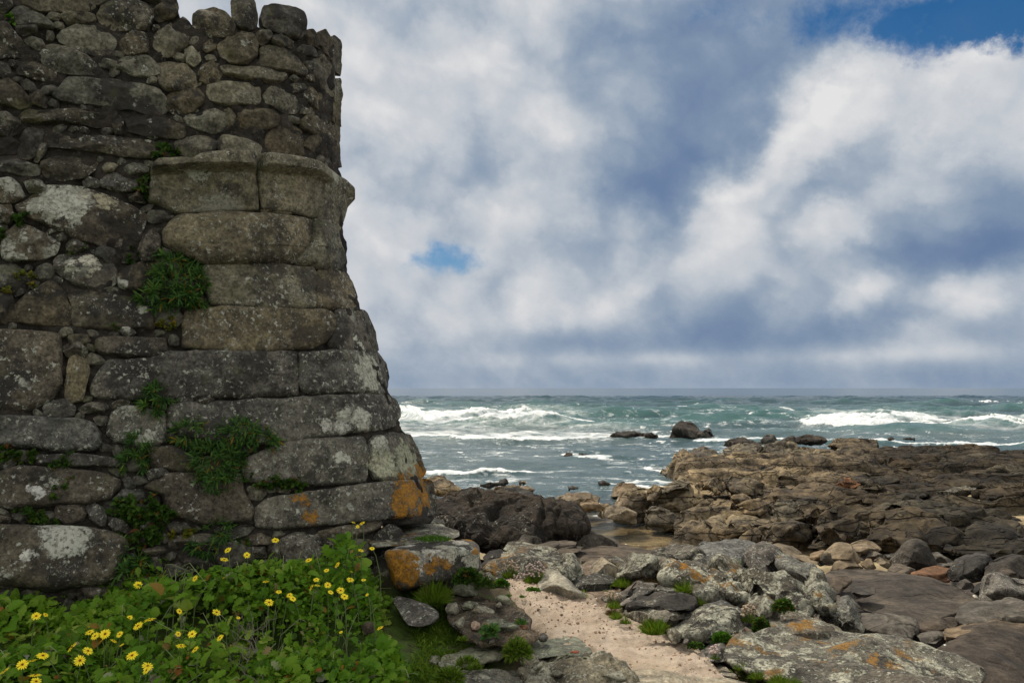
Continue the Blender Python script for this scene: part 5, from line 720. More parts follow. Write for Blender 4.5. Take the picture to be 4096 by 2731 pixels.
# --- rocks of the shore and in the sea
for nm, lab, tl, s, Y, T, m in (
 ('shore_rock', 'low tan rock tongue reaching into the tide pool', 7, '1605,995 1700,958 1800,958 1890,1000 1890,1080 1760,1050 1640,1022', 18.3, .5, 'tan'), ('shore_rock', 'upright tan knob beside the tide pool mouth', 7, '1735,950 1770,878 1800,876 1845,920 1850,980 1780,1000 1740,985', 19, .4, 'tan'), ('shore_rock', 'round boulder standing at the water behind the tan knob', 7, '1712,880 1730,828 1770,783 1860,783 1900,830 1890,885 1800,895', 24, .7, 'tan'), ('shore_rock', 'low horned tan rock at the pool mouth', 7, '1430,980 1490,918 1530,883 1580,888 1620,928 1700,948 1650,985 1560,1002 1450,998', 19.8, .6, 'tan'), ('shore_rock', 'flat tan rock awash before the horned rock', 7, '1300,908 1340,868 1440,858 1560,860 1622,890 1610,925 1450,928 1325,928', 21.6, .6, 'tan'),
 ('shore_rock', 'small jagged rock in the surf off the headland', 7, '1600,785 1640,753 1720,792 1705,815 1640,812', 27, .5, 'dark'), ('shore_rock', 'thin wet rock touching the jagged one in the surf', 7, '1728,803 1800,766 1820,788 1752,815', 27, .4, 'dark'), ('shore_rock', 'lone small rock in the foam before the jagged rock', 7, '1382,822 1420,793 1466,818 1430,832', 25, .4, 'dark'), ('shore_rock', 'brown rugged rock showing beside the wall corner', 7, '330,780 390,748 450,738 530,753 590,798 640,838 560,850 420,848 330,845', 23, .8, 'tanc'), ('shore_rock', 'dark wet rock in the shallow surf', 7, '755,798 800,776 860,774 905,792 840,815', 25, .4, 'dark'), ('shore_rock', 'tiny rounded rock in the surf beyond the dark hump', 7, '912,780 940,758 965,780 930,795', 26.5, .3, 'dark'), ('shore_rock', 'little tan rock in the surf beyond the hump', 7, '1030,775 1070,757 1098,785 1050,792', 26, .3, 'tan'), ('shore_rock', 'flat tan reef at the surf edge', 7, '820,840 900,798 1040,783 1100,808 1150,835 1000,835 900,848', 23.5, .5, 'tan'),
 ('sea_rock', 'long low black rock amid the breaking waves', 7, '1665,458 1740,430 1760,403 1850,398 1915,420 1915,450 1800,455', 49.5, 1.4, 'black'), ('sea_rock', 'small double black rock next to the long low one', 7, '1905,445 1940,413 1980,428 2010,412 2056,445 1990,460', 49.5, 1.0, 'black'), ('sea_rock', 'largest brown sea stack standing in the foam', 8, '258,372 290,308 330,281 400,278 442,320 440,368 340,378', 49.5, 1.8, 'dark'), ('sea_rock', 'lower broken rock leaning on the largest sea stack', 8, '395,372 430,333 470,323 500,308 518,328 526,365 450,378', 49.5, 1.4, 'dark'), ('sea_rock', 'single small rock out in the calm water', 7, '1374,588 1395,564 1432,568 1430,595', 37.3, .5, 'black'), ('sea_rock', 'smaller of the two close rocks in the calm water', 7, '1460,588 1480,561 1497,575 1494,595', 37.3, .4, 'black'), ('sea_rock', 'taller of the two close rocks in the calm water', 7, '1496,588 1520,558 1543,568 1545,596', 37.3, .5, 'black'),
 ('sea_rock', 'brown wet rock at the seaward tip of the headland', 8, '200,575 240,528 300,508 340,513 388,560 330,600 255,595', 30, 1.0, 'tanc'), ('sea_rock', 'domed brown rock near the headland tip', 8, '330,535 360,468 420,438 480,433 533,458 560,500 480,545 390,570', 31, 1.3, 'browng'), ('sea_rock', 'flat dark rock on the seaward skyline of the headland', 8, '578,405 620,378 690,378 775,392 765,420 640,422', 38, .9, 'dark'), ('sea_rock', 'pointed dark rock on the headland skyline', 8, '812,390 835,358 870,360 895,390 860,415', 38, .8, 'dark'), ('sea_rock', 'notched dark rock next to the pointed skyline rock', 8, '882,398 930,378 990,368 1000,410 940,420', 38, .8, 'dark'), ('sea_rock', 'long black rock in the white surf beyond the headland', 8, '990,388 1060,360 1120,368 1188,385 1100,405', 40, .9, 'black'), ('sea_rock', 'small dark rock alone in the far surf line', 8, '1545,378 1568,366 1585,378 1565,386', 40, .5, 'black'), ('sea_rock', 'flat little rock beside the lone one in the far surf line', 8, '1635,376 1680,366 1715,378 1680,386', 40, .5, 'black'), ('sea_rock', 'low rock in the surf right of the skyline', 8, '1880,425 1910,410 1940,420 1920,435', 36, .5, 'tan')):
    rk(nm, lab, tl, s, Y, Y+T*.7, T, m, sub=5, amp=.10 if Y < 30 else .2, freq=1.1 if Y < 30 else .6, ridge=.5, crk=.06, crs=1.1, e=.66, smooth=1.4)
# ================================================================ plants
RNG = np.random.RandomState(11)
def leaf_mat(name, cols, back=(.16, .20, .11), odd=None, rough=.5, transl=.42):
    m, t, bs = new_mat(name); a = t.attr('tint'); p = t.pos()
    st = [(i/(len(cols)-1)*(.93 if odd else 1.0), c) for i, c in enumerate(cols)]
    if odd: st += [(.95, odd[0]), (.975, odd[1]), (1.0, odd[2] if len(odd) > 2 else odd[1])]
    c = t.ramp(a, st); c = t.mix(t.math('MULTIPLY', t.noise(p, 60, 3, .6), .5), c, t.mix(1.0, c, (.55, .6, .5), 'MULTIPLY'))
    bf = t.n.new('ShaderNodeNewGeometry').outputs['Backfacing']; c2 = t.mix(t.math('MULTIPLY', bf, .55), c, back)
    t.l.new(c2, bs.inputs['Base Color']); bs.inputs['Roughness'].default_value = rough; bs.inputs['Specular IOR Level'].default_value = .15
    tr = t.n.new('ShaderNodeBsdfTranslucent'); t.l.new(t.mix(1.0, c, (1.2, 1.25, .6), 'MULTIPLY'), tr.inputs[0]); mx = t.n.new('ShaderNodeMixShader'); mx.inputs[0].default_value = transl
    t.l.new(bs.outputs[0], mx.inputs[1]); t.l.new(tr.outputs[0], mx.inputs[2]); t.l.new(mx.outputs[0], t.n['Material Output'].inputs[0]); return m
G1, G2, G3, G4 = (.026, .066, .008), (.085, .20, .015), (.19, .33, .028), (.36, .45, .09)
M_bed = leaf_mat('daisy_leaf', [G1, G2, (.14, .29, .022), G3, G4], back=(.17, .26, .09), odd=((.32, .33, .28), (.34, .20, .03), (.30, .10, .03)))
M_sam = leaf_mat('samphire_leaf', [(.028, .075, .022), (.060, .155, .042), (.11, .225, .050), (.20, .30, .055)], back=(.05, .10, .04), odd=((.30, .24, .03), (.36, .18, .03)))
M_brm = leaf_mat('bramble_leaf', [(.018, .042, .010), (.040, .092, .014), (.072, .145, .020), (.12, .20, .035)], back=(.10, .14, .07), odd=((.16, .12, .03), (.22, .09, .03)))
M_yel = leaf_mat('yellow_leaf', [(.06, .09, .015), (.14, .17, .025), (.26, .22, .03), (.34, .20, .03)], odd=None)
M_grs = leaf_mat('grass_blade', [(.045, .080, .010), (.10, .18, .016), (.17, .27, .026), (.25, .34, .05)], back=(.06, .11, .03), odd=((.20, .17, .07), (.30, .24, .12)))
M_brt = leaf_mat('bright_leaf', [(.04, .10, .012), (.075, .18, .018), (.12, .26, .03)], back=(.08, .15, .04))
M_dry = leaf_mat('dry_grass', [(.05, .035, .018), (.11, .075, .035), (.19, .14, .07)], back=(.1, .08, .05))
def simple(name, col, rough=.7, var=.25, scale=40):
    m, t, bs = new_mat(name); p = t.pos(); c = t.mix(t.noise(p, scale, 4, .6), tuple(k*(1-var) for k in col), tuple(min(1, k*(1+var)) for k in col)); t.l.new(c, bs.inputs['Base Color']); bs.inputs['Roughness'].default_value = rough; return m
M_stem = simple('green_stem', (.12, .17, .06)); M_twig = simple('dead_twig', (.14, .12, .10), scale=20); M_disc = simple('daisy_disc', (.10, .05, .010), .8, .5, 300)
M_pet, t, bs = new_mat('yellow_petal'); a = t.attr('along'); c = t.ramp(a, [(0, (.34, .13, .004)), (.25, (.68, .40, .006)), (.45, (.86, .66, .014)), (1, (.92, .80, .04))]); t.l.new(c, bs.inputs['Base Color']); bs.inputs['Roughness'].default_value = .6
M_thr = simple('thrift_blossom', (.42, .34, .31), .8, .3, 60); M_thd = simple('dry_blossom', (.38, .30, .22), .8, .3, 60)
def tpl(out, fold=.15, bend=.2):     # outline (x across, y along 0..1) -> leaf fan with a folded midrib and a bend
    o = np.array(out, float); L = np.concatenate([o, (o*[-1, 1])[::-1]]); ribs = np.array([[0, 0], [0, .5], [0, 1.0]])
    V = np.concatenate([ribs, L]); n = len(o); z = fold*np.abs(V[:, 0])*2-bend*V[:, 1]**2; V = np.stack([V[:, 0], V[:, 1], z], -1); Fa = []
    for s0 in (3, 3+n):
        idx = list(range(s0, s0+n)); mid = [0 if V[i, 1] < .25 else 1 if V[i, 1] < .75 else 2 for i in idx]
        for k in range(n-1):
            Fa.append([mid[k], idx[k], idx[k+1]])
            if mid[k+1] != mid[k]: Fa.append([mid[k], idx[k+1], mid[k+1]])
    return V, np.array(Fa)
LOB = [tpl([(.05, .02), (.24, .08), (.12, .22), (.42, .30), (.20, .46), (.44, .60), (.20, .68), (.34, .86), (.14, .90), (.06, 1.0)], .15, .3), tpl([(.04, .0), (.30, .06), (.44, .22), (.40, .36), (.50, .50), (.40, .66), (.38, .80), (.22, .90), (.05, 1.0)], .18, .35), tpl([(.03, 0), (.12, .15), (.10, .30), (.28, .42), (.20, .52), (.34, .66), (.22, .78), (.24, .88), (.05, 1.0)], .1, .3)]
NEE = [tpl([(.02, 0), (.075, .25), (.085, .6), (.05, .85), (.01, 1)], .2, .15), tpl([(.02, 0), (.06, .3), (.07, .7), (.01, 1)], .2, .4)]
RND = [tpl([(.05, .0), (.34, .12), (.46, .40), (.40, .68), (.22, .88), (.04, 1)], .2, .2), tpl([(.04, 0), (.28, .18), (.36, .38), (.30, .5), (.34, .66), (.2, .85), (.04, 1)], .25, .3)]
BLD = [tpl([(.028, 0), (.026, .35), (.018, .7), (.002, 1)], .3, .25), tpl([(.025, 0), (.025, .35), (.015, .7), (.002, 1)], .3, .7)]
def scatter(templates, Pp, ax, up, sc, tint):
    """merged leaves: place, axis, rough normal, length, tint for each"""
    ax = ax/np.linalg.norm(ax, axis=1, keepdims=True); sd_ = np.cross(ax, up); sd_ /= np.maximum(np.linalg.norm(sd_, axis=1, keepdims=True), 1e-6); nn = np.cross(sd_, ax)
    which = RNG.randint(len(templates), size=len(Pp)); Vs, Fs, Ts, n = [], [], [], 0
    for k, (V, Fa) in enumerate(templates):
        m = which == k; N = m.sum()
        if not N: continue
        B3 = np.stack([sd_[m], ax[m], nn[m]], 1)*sc[m][:, None, None]; W_ = np.einsum('vk,nkj->nvj', V, B3)+Pp[m][:, None]
        Vs.append(W_.reshape(-1, 3)); Fs.append((Fa[None]+n+np.arange(N)[:, None, None]*len(V)).reshape(-1, 3)); Ts.append(np.repeat(tint[m], len(Fa))); n += N*len(V)
    return np.concatenate(Vs), np.concatenate(Fs), np.concatenate(Ts)
def rdir(n, spread=1.0):
    d = RNG.normal(size=(n, 3)); return d/np.linalg.norm(d, axis=1, keepdims=True)*spread
def tube(pts, r0, r1, k=5):
    pts = np.asarray(pts, float); n = len(pts); tn = np.gradient(pts, axis=0); tn /= np.linalg.norm(tn, axis=1, keepdims=True)+1e-9
    a = np.cross(tn, [.13, .97, .2]); a /= np.linalg.norm(a, axis=1, keepdims=True); b = np.cross(tn, a); r = np.linspace(r0, r1, n)[:, None]; an = np.arange(k)/k*6.2832
    V = np.concatenate([pts[i]+r[i]*(np.cos(an)[:, None]*a[i]+np.sin(an)[:, None]*b[i]) for i in range(n)])
    Fq = [[i*k+j, i*k+(j+1) % k, (i+1)*k+(j+1) % k, (i+1)*k+j] for i in range(n-1) for j in range(k)]; return V, np.array(Fq)
def plant(name, label, cat, parts, base, group=None, kind=None):
    """parts: (name, V, F, tint, material)"""
    o = empty(name, tuple(base)); tag(o, label, cat, group, kind)
    for (nm, V, Fa, ti, m) in parts: link(nm, mk_mesh(nm, V-base, Fa, m, smooth=False if ti is not None else True, fattr={'tint': ti} if ti is not None else None), o)
    return o
def tw(n, lo=0, hi=1, odd=.05):
    a = RNG.beta(1.6, 1.9, n)*.9*(hi-lo)+lo*.9; k = RNG.rand(n) < odd; a[k] = .94+.06*RNG.rand(k.sum()); return a
def stems_from(base, tips, r=.003):
    Vs, Fs, n = [], [], 0
    for tp in tips:
        mid = (base+tp)/2+RNG.normal(size=3)*.015+np.array([0, 0, .01]); V, Fq = tube([base, (base+mid)/2, mid, tp], r, r*.5, 4); Vs.append(V); Fs.append(Fq+n); n += len(V)
    return np.concatenate(Vs), np.concatenate(Fs)
# ---------------------------------------------------------------- plants rooted in the wall
def wall_plant(name, label, tile, lobes, kind, n, mat, size, out=.13, cat='plant', seed=0, odd=.05):
    ox, oy, k = TILES[tile]; Pp, A, U = [], [], []
    for (cx, cy, rx, ry) in lobes:
        m = int(n*rx*ry/sum(l[2]*l[3] for l in lobes)); rr_ = np.sqrt(RNG.rand(m))*(.75+.4*RNG.rand(m)); th = RNG.rand(m)*6.283
        # sprays: leaves gathered round shoot tips
        ns = max(3, m//16); ts = RNG.randint(ns, size=m); sr = np.sqrt(RNG.rand(ns)); st_ = RNG.rand(ns)*6.283; sx, sy = sr*np.cos(st_), sr*np.sin(st_)
        u = ox+k*(cx+rx*(sx[ts]+RNG.normal(size=m)*.10)); v = oy+k*(cy+ry*(sy[ts]+RNG.normal(size=m)*.10))
        dd = np.clip(1-sr[ts]**2, .05, 1)*out*(.35+.65*RNG.rand(ns)[ts])+RNG.rand(m)*.03
        p0 = P(u, v, Yw(u, v))+wall_n(u, v)*dd[:, None]; Pp.append(p0)
        sdir = np.stack([sx[ts]*.8, -np.full(m, .8), -sy[ts]*.7+.35], -1)
        A.append(sdir+rdir(m, .85)); U.append(np.tile([0, -.6, .8], (m, 1))+rdir(m, .5))
    Pp, A, U = map(np.concatenate, (Pp, A, U)); m = len(Pp)
    V, Fa, ti = scatter({'n': NEE, 'r': RND, 'l': LOB}[kind], Pp, A, U, size*(.6+.7*RNG.rand(m)), tw(m, odd=odd))
    c = lobes[0]; cu, cv = ox+k*c[0], oy+k*(c[1]+c[3]*.5); root = P(cu, cv, float(Yw(cu, cv))+.03)
    SV, SF = stems_from(root, Pp[RNG.permutation(m)[:max(6, m//40)]], .0022)
    return plant(name, label, cat, [('foliage', V, Fa, ti, mat), ('stems', SV, SF, None, M_twig)], root)
for a in (
 ('samphire', 'big bushy samphire hanging below the mouldings in the middle of the wall', 2, [(1120, 860, 190, 150), (960, 940, 90, 80), (1060, 720, 100, 70), (1130, 960, 150, 70)], 'n', 1500, M_sam, .062, .20), ('samphire', 'small samphire tuft with orange tips between two wide block courses', 3, [(825, 240, 100, 70), (790, 310, 60, 40)], 'n', 420, M_sam, .055, .12),
 ('samphire', 'widest samphire spreading over the lower wall with dry hanging stems', 3, [(1270, 450, 150, 80), (1380, 470, 80, 50), (1000, 440, 100, 60), (1110, 590, 150, 110), (1150, 680, 110, 60)], 'n', 1900, M_sam, .058, .18), ('samphire', 'upright samphire with yellow top beside the widest one', 3, [(720, 520, 80, 80), (700, 590, 70, 60)], 'n', 480, M_sam, .052, .12), ('samphire', 'thin samphire sprays low on the wall above the flowers', 4, [(1290, 190, 70, 80), (1200, 270, 100, 50)], 'n', 360, M_sam, .055, .12), ('samphire', 'feathery weed growing at the foot of the big bottom block', 4, [(760, 370, 90, 60), (700, 330, 50, 70), (720, 440, 50, 70)], 'n', 380, M_sam, .07, .12),
 ('fern', 'leafy green tuft in the joint above the cornice', 1, [(1030, 975, 78, 55)], 'r', 230, M_brm, .032, .10), ('fern', 'leafy tuft hanging beside the end of the cornice', 1, [(920, 1180, 68, 65), (960, 1130, 35, 40)], 'r', 230, M_brm, .032, .10), ('fern', 'dark tuft above the spotted boulder near the wall edge', 2, [(140, 440, 70, 42)], 'r', 130, M_brm, .028, .07), ('fern', 'small green tuft on the stone above the lichen spotted cobble', 2, [(480, 610, 55, 36)], 'r', 120, M_brm, .024, .06), ('fern', 'small dark tuft in the joint beside the big samphire', 2, [(835, 660, 38, 42)], 'r', 110, M_brm, .024, .06), ('fern', 'straggly reddish tuft beside the long pointed stone', 2, [(170, 830, 80, 50), (90, 900, 50, 35)], 'r', 170, M_yel, .026, .06), ('fern', 'tiny green sprig under the long pointed stone', 2, [(690, 1120, 40, 18)], 'r', 50, M_brm, .022, .04), ('fern', 'yellowing sprigs just under the big samphire', 2, [(1070, 1095, 85, 32)], 'r', 150, M_yel, .024, .06), ('fern', 'tiny bright leaf tuft near the top corner of the wall', 1, [(72, 120, 20, 32)], 'r', 36, M_brt, .03, .04), ('fern', 'dark tuft at the very edge beside the lichened boulder', 2, [(15, 540, 28, 38)], 'r', 60, M_brm, .026, .05),
 ('bramble', 'dark leafy creeper at the edge under the long dark block', 3, [(40, 560, 90, 45), (150, 570, 50, 40)], 'r', 300, M_brm, .030, .08), ('bramble', 'creeper trailing along the thin block course', 3, [(330, 590, 85, 45)], 'r', 190, M_brm, .028, .07), ('bramble', 'creeper trailing down over the pale spotted block', 3, [(350, 720, 80, 55), (290, 780, 60, 30)], 'r', 260, M_brm, .028, .07), ('bramble', 'creeper patch above the big bottom block', 3, [(150, 870, 70, 45), (240, 890, 70, 50)], 'r', 260, M_brm, .028, .07), ('bramble', 'large dark bramble hanging down to the bottom block', 3, [(740, 830, 140, 80), (720, 940, 110, 90), (860, 870, 60, 50)], 'r', 950, M_brm, .034, .14), ('bramble', 'low creeper along the joint beside the widest samphire', 3, [(1400, 690, 130, 45), (1500, 710, 90, 35)], 'r', 460, M_brm, .030, .09), ('bramble', 'yellow green sprigs beside the thin samphire sprays', 4, [(1050, 195, 85, 28)], 'r', 120, M_yel, .03, .06), ('bramble', 'climbing stems with small leaves on the dark bottom course', 4, [(1420, 200, 45, 90)], 'r', 110, M_brm, .026, .05)):
    wall_plant(a[0], a[1], a[2], a[3], a[4], a[5], a[6], a[7], a[8])
# ---------------------------------------------------------------- the flower bed
BED = np.array([(-3.4, 2.5), (-.72, 2.5), (-.66, 3.4), (-.56, 3.9), (-.50, 4.15), (-.64, 4.38), (-.80, 4.6), (-.85, 5.1), (-.96, 5.35), (-3.4, 4.9)])
def bed_h(x, y):
    q = np.stack([x, y, 0*x], -1); h = .11+.15*fbm(q*1.7, 3, 61)+.04*fbm(q*5, 2, 62)
    h = h+.10*np.exp(-((x+1.9)/.35)**2-((y-4.25)/.25)**2)+.09*np.exp(-((x+2.0)/.4)**2-((y-3.4)/.22)**2)+.36*np.exp(-((x+1.07)/.24)**2-((y-4.95)/.32)**2)+.14*np.exp(-((x+1.5)/.5)**2-((y-4.5)/.35)**2)+.08*np.exp(-((x+1.1)/.4)**2-((y-4.3)/.3)**2)
    return np.clip(h, .03, .6)*sstep(sdist(x, y, BED), .0, .18)
def bed(n, xr, yr, tmpl, size, lo, hi, odd, flat, seed):
    x = RNG.uniform(*xr, n*3); y = RNG.uniform(*yr, n*3); q = np.stack([x, y, 0*x+seed], -1); k = inpoly(x, y, BED) & (fbm(q*2.2, 3, 64) > -.12+.22*RNG.rand(len(x))) & (y < 4.9+.00068*(2048+x/np.maximum(y, .1)*F)-.28); x, y = x[k][:n], y[k][:n]; m = len(x)
    h = bed_h(x, y); z = ground_z(x, y)+h*(.25+.80*RNG.rand(m)**.6)
    az_ = RNG.rand(m)*6.283; tl = np.clip(RNG.normal(.45, .55, m), -.6, 1.45); A = np.stack([np.cos(az_)*np.cos(tl), np.sin(az_)*np.cos(tl), np.sin(tl)], -1); U = np.tile([0, -.25, 1.0], (m, 1))+rdir(m, flat)
    light = np.clip(.5+.9*fbm(np.stack([x, y, z], -1)*2.3+seed, 3, 66), 0, 1); ti = np.clip(tw(m, lo, hi, 0)*.65+light*.38+.06, 0, .92); o = RNG.rand(m) < odd; ti[o] = .94+.06*RNG.rand(o.sum())
    return scatter(tmpl, np.stack([x, y, z], -1), A, U, size*(.45+1.0*RNG.rand(m)**1.4), ti)
parts = [bed(11500, (-2.6, -.45), (2.6, 5.4), LOB[:1]+LOB[2:], .048, 0, 1, .055, .7, 1), bed(5500, (-3.3, -.45), (2.6, 5.4), LOB, .060, 0, 1, .04, .6, 5), bed(5500, (-3.4, -.5), (2.6, 5.3), RND, .030, 0, .8, .02, .8, 9)]
n = 0; Vs, Fs, Ts = [], [], []
for V, Fa, ti in parts: Vs.append(V); Fs.append(Fa+n); Ts.append(ti); n += len(V)
tag(link('daisy_foliage', mk_mesh('daisy_foliage', np.concatenate(Vs), np.concatenate(Fs), M_bed, smooth=False, fattr={'tint': np.concatenate(Ts)})), kind='stuff')
tv, tf, n = [], [], 0
for k in range(420):                 # leaf stalks and nodding buds standing out of the leaves
    x, y = RNG.uniform(-2.6, -.5), RNG.uniform(2.7, 5.2)
    if not inpoly(np.array(x), np.array(y), BED): continue
    h = float(bed_h(np.array([x]), np.array([y]))[0])*RNG.uniform(.8, 1.25); b = np.array([x, y, float(ground_z(np.array([x]), np.array([y]))[0])]); lean = RNG.normal(size=2)*.07
    tp = b+np.array([lean[0], lean[1], h]); V, Fq = tube([b, b+np.array([lean[0]*.2, lean[1]*.2, h*.6]), tp, tp+np.array([lean[0]*.25, lean[1]*.25, RNG.uniform(-.03, .02)])], .0026, .0016, 4); tv.append(V); tf.append(Fq+n); n += len(V)
tag(link('leaf_stalks', mk_mesh('leaf_stalks', np.concatenate(tv), np.concatenate(tf), simple('pale_stalk', (.22, .27, .13)))), kind='stuff')
# ---------------------------------------------------------------- daisies: each one a thing with petals, disc and stem
FL = [(1620,235,50),(1340,293,48),(1318,348,56),(1452,322,44),(1147,460,44),(1322,452,46),(812,497,56),(862,562,30),(1563,478,44),(1815,352,48),(2077,130,32),(2130,135,40),(2103,155,26),(2188,283,36),(2122,295,40),(2110,332,44),(1983,380,44),(1920,412,38),(2066,420,26),(1860,467,40),(2060,467,50),(2138,468,34),(1832,512,48),(1866,500,40),(1928,498,48),(1945,540,40),(2003,530,54),(2026,566,52),(1703,558,42),(1722,578,48),(1582,600,60),(213,680,58),(268,672,36),(1055,652,44),(1273,658,60),(880,702,72),(812,738,66),(762,690,40),(512,750,54),(528,775,56),(560,797,56),(618,785,70),(704,787,48),(600,824,52),(667,826,52),(715,850,34),(425,862,78),(517,885,66),(470,941,72),(252,913,76),(190,942,62),(132,965,72),(28,1002,68),(208,1028,78),(212,1064,68),(777,912,74),(868,975,76),(862,998,60),(1063,856,66),(1130,786,56),(1148,876,52),(1294,808,52),(1048,785,40),(2235,750,46),(2005,775,26),(1640,538,40),(2158,555,26),(1400,690,30)]
def petal_mesh(seed, n):
    r_ = np.random.RandomState(seed); Vs, Fs, al, k = [], [], [], 0
    for layer in (0, 1):
        for j in range(n if layer == 0 else n//2):
            a = (j+.5*layer+r_.uniform(-.18, .18))/(n if layer == 0 else n//2)*6.283; L = r_.uniform(.88, 1.05)*(1 if layer == 0 else .86); w = r_.uniform(.085, .125); lift = r_.uniform(.05, .30)+.12*layer; dr = r_.uniform(-.12, .08)
            for s, ww in ((.16, .45), (.45, .95), (.75, 1.0), (.93, .62), (1.0, .18)):
                z = lift*s-(lift*.9-dr)*s*s+.02*layer
                for e in (-1, 1): Vs.append([math.cos(a)*s*L-math.sin(a)*e*w*ww, math.sin(a)*s*L+math.cos(a)*e*w*ww, z]); al.append(s)
            Fs += [[k+2*i, k+2*i+1, k+2*i+3, k+2*i+2] for i in range(4)]; k += 10
    return mk_mesh('petals', np.array(Vs), np.array(Fs), M_pet, smooth=True, vattr={'along': al})
PM = [petal_mesh(s, n_) for s, n_ in ((1, 15), (2, 17), (3, 14), (4, 16))]
v, Fa = ico(2); DM = mk_mesh('disc', v*np.array([.20, .20, .13])+np.array([0, 0, .05]), Fa, M_disc)
def region(x, y):
    if x > 1780: return ('atop the clump under the corner' if y < 200 else 'high on the clump beside the block' if y < 440 else 'in the crowd below the clump' if y < 700 else 'at the bed edge below the block')
    if x > 1250: return ('before the dark wall foot' if y < 360 else 'between wall foot and crowd' if y < 620 else 'around the dead twigs')
    if x > 740: return ('alone by the bottom block' if y < 600 else 'in the loose middle row' if y < 800 else 'loose above the lower edge')
    if x > 380: return 'in the dense bunch' if y < 900 and x > 480 else 'just below the dense bunch'
    return 'beside the dark shrub' if y < 800 else 'in the front corner bunch'
ORD = ['first', 'second', 'third', 'fourth', 'fifth', 'sixth', 'seventh', 'eighth', 'ninth', 'tenth', 'eleventh', 'twelfth']
reg = {}
for i, (x, y, s) in enumerate(FL): reg.setdefault(region(x, y), []).append(i)
rank = {i: (r_, sorted(l, key=lambda q: FL[q][0]).index(i), len(l)) for r_, l in reg.items() for i in l}
for i, (x, y, s) in enumerate(FL):
    Yf = float(np.interp(y, [130, 300, 500, 750, 1062], [4.85, 4.7, 4.3, 3.9, 3.45])); 
    if x > 2180: Yf = 4.6 if y < 400 else 4.15
    pos = P(TILES[4][0]+x*TILES[4][2], TILES[4][1]+y*TILES[4][2], Yf); rad_ = s*TILES[4][2]*Yf/F/2*.92
    gz = float(ground_z(np.array([pos[0]]), np.array([pos[1]+.05]))[0]); foot = np.array([pos[0]+RNG.uniform(-.06, .06), pos[1]+RNG.uniform(0, .08), max(gz, pos[2]-.34)])
    r_, k, nn_ = rank[i]; size = 'big' if s > 64 else 'small' if s < 41 else 'mid sized'
    lab = f'{size} yellow daisy {r_}' if nn_ == 1 else f'{size} yellow daisy, {ORD[k]} from the left, {r_}'
    f = empty('daisy', tuple(foot)); tag(f, lab, 'flower', 'yellow daisies in the flower bed')
    nrm_ = Vector((RNG.normal()*.45+.05, -.45+RNG.normal()*.35, .85)).normalized(); qt = nrm_.to_track_quat('Z', 'Y')
    for me, nm in ((PM[i % 4], 'petals'), (DM, 'disc')):
        o = link(nm, me, f); o.location = Vector(pos)-Vector(foot); o.rotation_mode = 'QUATERNION'; o.rotation_quaternion = qt; o.scale = (rad_,)*3
    nv_ = np.array(nrm_); SV, SF = tube([foot-foot, (pos-foot)*np.array([.15, .15, .5]), (pos-foot)*np.array([.6, .6, .88])-nv_*.01, pos-foot-nv_*.002], .0028, .0020, 5); link('stem', mk_mesh('stem', SV, SF, M_stem), f)
# dead grey twigs lying over the bed
tv, tf, n = [], [], 0
for k in range(26):
    x0, y0 = RNG.uniform(1380, 1560), RNG.uniform(760, 1075); b = P(x0*.68, 2000+y0*.68, 3.62+.0011*(1000-y0)); dr = np.array([RNG.uniform(-.5, .25), RNG.uniform(-.2, .3), RNG.uniform(.05, .5)])*.26
    w_ = np.cumsum(np.concatenate([[np.zeros(3)], np.tile(dr/5, (5, 1))+RNG.normal(size=(5, 3))*.012]), 0); V, Fq = tube(b+w_, RNG.uniform(.0015, .0035), .0008, 5); tv.append(V); tf.append(Fq+n); n += len(V)
V = np.concatenate(tv); b = V.mean(0); tag(link('dead_twigs', mk_mesh('dead_twigs', V-b, np.concatenate(tf), M_twig), loc=b), 'tangle of grey dead twigs among the daisy leaves', 'twigs')
